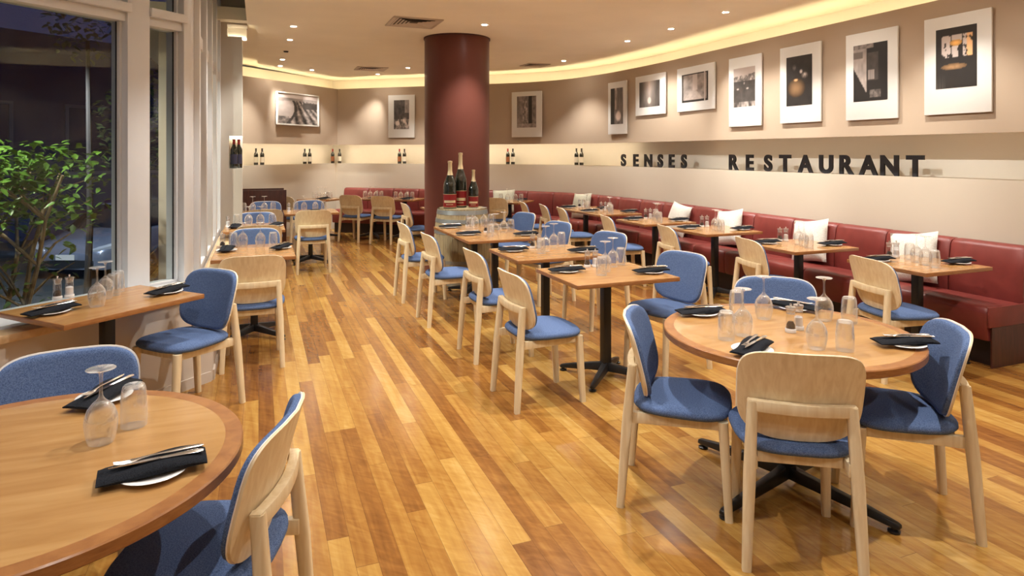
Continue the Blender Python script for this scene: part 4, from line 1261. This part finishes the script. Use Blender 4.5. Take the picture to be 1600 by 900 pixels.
def vent(x, y, w_, label, blades=6):
    t = empty('air_vent', (x, y, CEIL)); tag(t, label, 'air vent', 'ceiling air vents')
    mb = MB(); e = 0.045; h = w_ / 2
    for a, b, c_, d_ in ((-h, h, -h, -h + e), (-h, h, h - e, h), (-h, -h + e, -h + e, h - e), (h - e, h, -h + e, h - e)): mb.box(a, b, c_, d_, -0.012, -0.0005)
    link('vent_frame', mb.mesh('vent_frame', M['vent'], bevel=0.002), t)
    mb = MB(); mb.box(-h + e, h - e, -h + e, h - e, -0.002, -0.0005); link('duct', mb.mesh('duct', M['ventdark']), t)
    mb = MB()
    for k in range(blades):
        r0 = (h - e) * (1 - k / blades) - 0.002; r1 = r0 - (h - e) / blades * 0.75
        if r1 < 0.01: continue
        z0, z1 = -0.012, -0.003
        o_ = [(-r0, -r0, z0), (r0, -r0, z0), (r0, r0, z0), (-r0, r0, z0)]; i_ = [(-r1, -r1, z1), (r1, -r1, z1), (r1, r1, z1), (-r1, r1, z1)]
        mb.add(o_ + i_, [(j, (j + 1) % 4, 4 + (j + 1) % 4, 4 + j) for j in range(4)])
    link('louvre', mb.mesh('louvre', M['vent'], smooth=10), t)
vent(1.72, 7.62, 0.58, 'square louvred ceiling air vent left of the column top')
vent(1.93, 12.1, 0.55, 'small square ceiling air vent near the far wall')
vent(4.55, 10.55, 0.42, 'square ceiling air vent by the curved wall, right of the column')
mb = MB(); mb.lathe([(0, -0.02), (0.03, -0.018), (0.04, 0), (0, 0)], 20)
o = link('sprinkler_head', mb.mesh('sprinkler_head', M['black']), None, (0.39, 10.5, CEIL - 0.0005)); tag(o, 'small black sensor on the ceiling in the left row of downlights', 'sprinkler')  # black sprinkler head

# ------------------------------------------------------------------ outside: ground, tree, car, facade
GZ = -1.0
mb = MB()
mb.hexa([(-30, 1.0, GZ - 0.1), (-4.2, 1.0, GZ - 0.1), (-0.62, 6.3, GZ - 0.1), (-0.62, 34, GZ - 0.1), (-30, 1.0, GZ), (-4.2, 1.0, GZ), (-0.62, 6.3, GZ), (-0.62, 34, GZ)])
mb.hexa([(-30, 34, GZ - 0.1), (-30, 1, GZ - 0.1), (-0.62, 34, GZ - 0.1), (-0.63, 34.01, GZ - 0.1), (-30, 34, GZ), (-30, 1, GZ), (-0.62, 34, GZ), (-0.63, 34.01, GZ)])
struct('street_ground', mb, M['asphalt'])
def cam2room(X, Y):
    a = math.radians(YAW); return (math.cos(a) * X + math.sin(a) * Y, -math.sin(a) * X + math.cos(a) * Y)
def leaves(mb, c, rad, n, size, rnd, squash=1.0):
    for _ in range(n):
        while True:
            p = Vector((rnd.uniform(-1, 1), rnd.uniform(-1, 1), rnd.uniform(-1, 1)))
            if 0.25 < p.length < 1: break
        p = Vector((p.x * rad, p.y * rad, p.z * rad * squash)) + Vector(c)
        yaw, pit, rol = rnd.uniform(0, 2 * PI), rnd.uniform(-0.9, 0.4), rnd.uniform(-0.6, 0.6)
        R = Matrix.Rotation(yaw, 3, 'Z') @ Matrix.Rotation(pit, 3, 'X') @ Matrix.Rotation(rol, 3, 'Y')
        s = size * rnd.uniform(0.7, 1.3)
        pts = [(0, 0, 0), (-0.28, 0.35, 0.06), (-0.20, 0.75, 0.03), (0, 1.1, -0.06), (0.20, 0.75, 0.03), (0.28, 0.35, 0.06), (0, 0.5, -0.02)]
        vs = [p + R @ Vector((a * s, b * s, c_ * s)) for a, b, c_ in pts]
        mb.add(vs, [(0, 1, 6), (1, 2, 6), (2, 3, 6), (0, 6, 5), (6, 4, 5), (6, 3, 4)])
rnd = random.Random(3)
tx, ty = cam2room(-4.78, 5.9)
t = empty('garden_tree', (tx, ty, GZ)); tag(t, 'leafy green tree with several thin stems outside the wide window pane', 'tree')
mb = MB(); tips = []
for k in range(6):
    a = k * 1.05 + 0.3; r0 = 0.05
    p = [Vector((0.04 * math.cos(a), 0.04 * math.sin(a), 0))]
    for j in range(1, 7): p.append(Vector((0.04 * math.cos(a) + 0.13 * j * math.cos(a) * (0.6 + 0.1 * k) + rnd.uniform(-0.04, 0.04), 0.04 * math.sin(a) + 0.13 * j * math.sin(a) * 0.8 + rnd.uniform(-0.04, 0.04), 0.40 * j)))
    mb.tube(p, [0.035 - 0.004 * j for j in range(7)], 7); tips += p[3:]
    for q in p[3:6]:
        for _ in range(2):
            e = q + Vector((rnd.uniform(-0.6, 0.6), rnd.uniform(-0.6, 0.6), rnd.uniform(0.1, 0.5)))
            mb.tube([q, (q + e) / 2 + Vector((0, 0, 0.05)), e], [0.014, 0.010, 0.005], 5); tips.append(e)
link('stems', mb.mesh('stems', M['bark']), t)
mb = MB()
for q in tips:
    if q.z > 1.75: leaves(mb, q + Vector((0, 0, 0.08)), 0.30, 38, 0.085, rnd, 0.8)
    elif q.z > 1.1: leaves(mb, q, 0.22, 7, 0.08, rnd, 0.8)
leaves(mb, (-0.15, 0, 2.35), 0.66, 1000, 0.09, rnd, 0.62)
link('foliage', mb.mesh('foliage', M['leaf'], smooth=30), t)
for (cx_, cy_), z_, r_, n_, lab in (((-7.2, 11.0), 3.9, 0.62, 330, 'dark street tree seen beyond the window mullion'), ((-5.6, 9.4), 2.2, 1.0, 900, 'dark bushy tree seen through the narrow window pane')):
    x, y = (cam2room(cx_, cy_) if cx_ < -6 else (-2.2, 15.6)); t2 = empty('street_tree', (x, y, GZ)); tag(t2, lab, 'tree')
    mb = MB(); mb.tube([(0, 0, 0), (0.05, 0, 1.5), (0, 0.05, z_ + 0.6)], [0.06, 0.05, 0.03], 8)
    link('trunk', mb.mesh('trunk', M['barkdark']), t2)
    mb = MB(); leaves(mb, (0, 0, z_ + 1.0), r_, n_, 0.13, rnd, 1.3); link('foliage', mb.mesh('foliage', M['leafdark']), t2)

# car, front towards the window
cx_, cy_ = cam2room(-9.05, 13.2)
car = empty('parked_car', (cx_, cy_, GZ), math.radians(-22)); tag(car, 'silver hatchback car parked outside, half behind the garden tree', 'car')
def car_ring(y, w, z0, z1, shoulder):
    return [(-w * 0.96, y, z0), (-w, y, z0 + 0.18), (-w, y, shoulder), (-w * 0.93, y, shoulder + 0.06), (-w * 0.55, y, z1), (0, y, z1 + 0.02),
            (w * 0.55, y, z1), (w * 0.93, y, shoulder + 0.06), (w, y, shoulder), (w, y, z0 + 0.18), (w * 0.96, y, z0)]
mb = MB()   # nose at y=0, body runs towards +y
mb.rings([car_ring(0.0, 0.62, 0.22, 0.62, 0.50), car_ring(0.08, 0.76, 0.20, 0.70, 0.56), car_ring(0.35, 0.86, 0.20, 0.80, 0.66), car_ring(1.0, 0.88, 0.20, 0.92, 0.78),
          car_ring(1.15, 0.88, 0.20, 0.95, 0.84), car_ring(3.6, 0.88, 0.22, 0.98, 0.88), car_ring(4.2, 0.80, 0.28, 0.90, 0.80)])
body = link('body', mb.mesh('body', M['carpaint'], smooth=50), car)
def cab_ring(y, w, z0, z1):
    return [(-w, y, z0), (-w * 0.80, y, z1 - 0.05), (-w * 0.6, y, z1), (w * 0.6, y, z1), (w * 0.80, y, z1 - 0.05), (w, y, z0)]
mb = MB(); mb.rings([cab_ring(1.05, 0.78, 0.90, 0.93), cab_ring(1.75, 0.80, 0.90, 1.40), cab_ring(2.4, 0.80, 0.90, 1.47), cab_ring(3.4, 0.78, 0.90, 1.38), cab_ring(3.95, 0.74, 0.88, 0.98)])
link('windscreen', mb.mesh('windscreen', M['carglass'], smooth=50), car)
mb = MB(); mb.rings([cab_ring(1.80, 0.66, 1.36, 1.43), cab_ring(2.4, 0.66, 1.40, 1.485), cab_ring(3.3, 0.64, 1.34, 1.42)]); link('roof', mb.mesh('roof', M['carpaint'], smooth=50), car)
mb = MB(); mb.rings([[(x, y0, z0), (x, y0 - 0.03, z0), (x, y0 - 0.03, z1), (x, y0 + 0.02, z1)] for x, y0, z0, z1 in ((-0.55, 0.02, 0.28, 0.40), (0, -0.01, 0.25, 0.42), (0.55, 0.02, 0.28, 0.40))])
link('grille', mb.mesh('grille', M['rubber']), car)
for s in (-1, 1):
    mb = MB(); mb.rings([[(s * 0.46, 0.0, 0.54), (s * 0.46, -0.02, 0.60), (s * 0.46, 0.08, 0.645)], [(s * 0.66, 0.05, 0.53), (s * 0.66, 0.03, 0.64), (s * 0.66, 0.12, 0.69)], [(s * 0.86, 0.30, 0.62), (s * 0.87, 0.28, 0.70), (s * 0.84, 0.34, 0.75)]])
    link('headlamp', mb.mesh('headlamp', M['lens'], smooth=40), car)
    for y in (0.85, 3.4):
        mb = MB(); mb.tube([(s * 0.72, y, 0.31), (s * 0.895, y, 0.31)], 0.31, 24); wh = link('wheel', mb.mesh('wheel', M['rubber']), car)
        mb = MB(); mb.tube([(s * 0.88, y, 0.31), (s * 0.90, y, 0.31)], 0.19, 20); link('hubcap', mb.mesh('hubcap', M['hoop']), wh)
mb = MB(); mb.box(-0.19, 0.19, -0.055, -0.04, 0.42, 0.53); link('number_plate', mb.mesh('number_plate', M['plate']), car)

# facade across the street
fx, fy = cam2room(-14.5, 19.0)
t = empty('street_building', (fx, fy, GZ), math.radians(40)); tag(t, 'dark navy building facade across the street at night', 'building')
mb = MB(); mb.box(-6, 6, 0, 4, 0, 6.2); link('wall', mb.mesh('wall', M['facade']), t)
for x0 in (-4.6, -1.6, 1.4, 4.0):
    mb = MB()
    for a, b, c_, d_ in ((x0 - 0.1, x0 + 1.5, 1.9, 2.0), (x0 - 0.1, x0 + 1.5, 4.0, 4.1), (x0 - 0.1, x0, 2.0, 4.0), (x0 + 1.4, x0 + 1.5, 2.0, 4.0)): mb.box(a, b, -0.06, 0.0, c_, d_)
    wf = link('window_frame', mb.mesh('window_frame', M['facadetrim']), t)
    mb = MB(); mb.box(x0, x0 + 1.4, -0.02, 0.0, 2.0, 4.0); link('pane', mb.mesh('pane', M['facadeglass']), wf)
# fill spots added outside to brighten the tree and the car
px_, py_ = cam2room(-3.0, 8.2)
lamp('tree_fill_light', (-3.2, 6.2, 3.4), 520, (1.0, 0.95, 0.80), (tx, ty, 1.0), 110, 0.8, 0.10)
lamp('car_fill_light', (cx_ + 0.3, cy_ - 3.6, 3.2), 700, (0.75, 0.85, 1.0), (cx_, cy_, -0.5), 100, 0.8, 0.15)
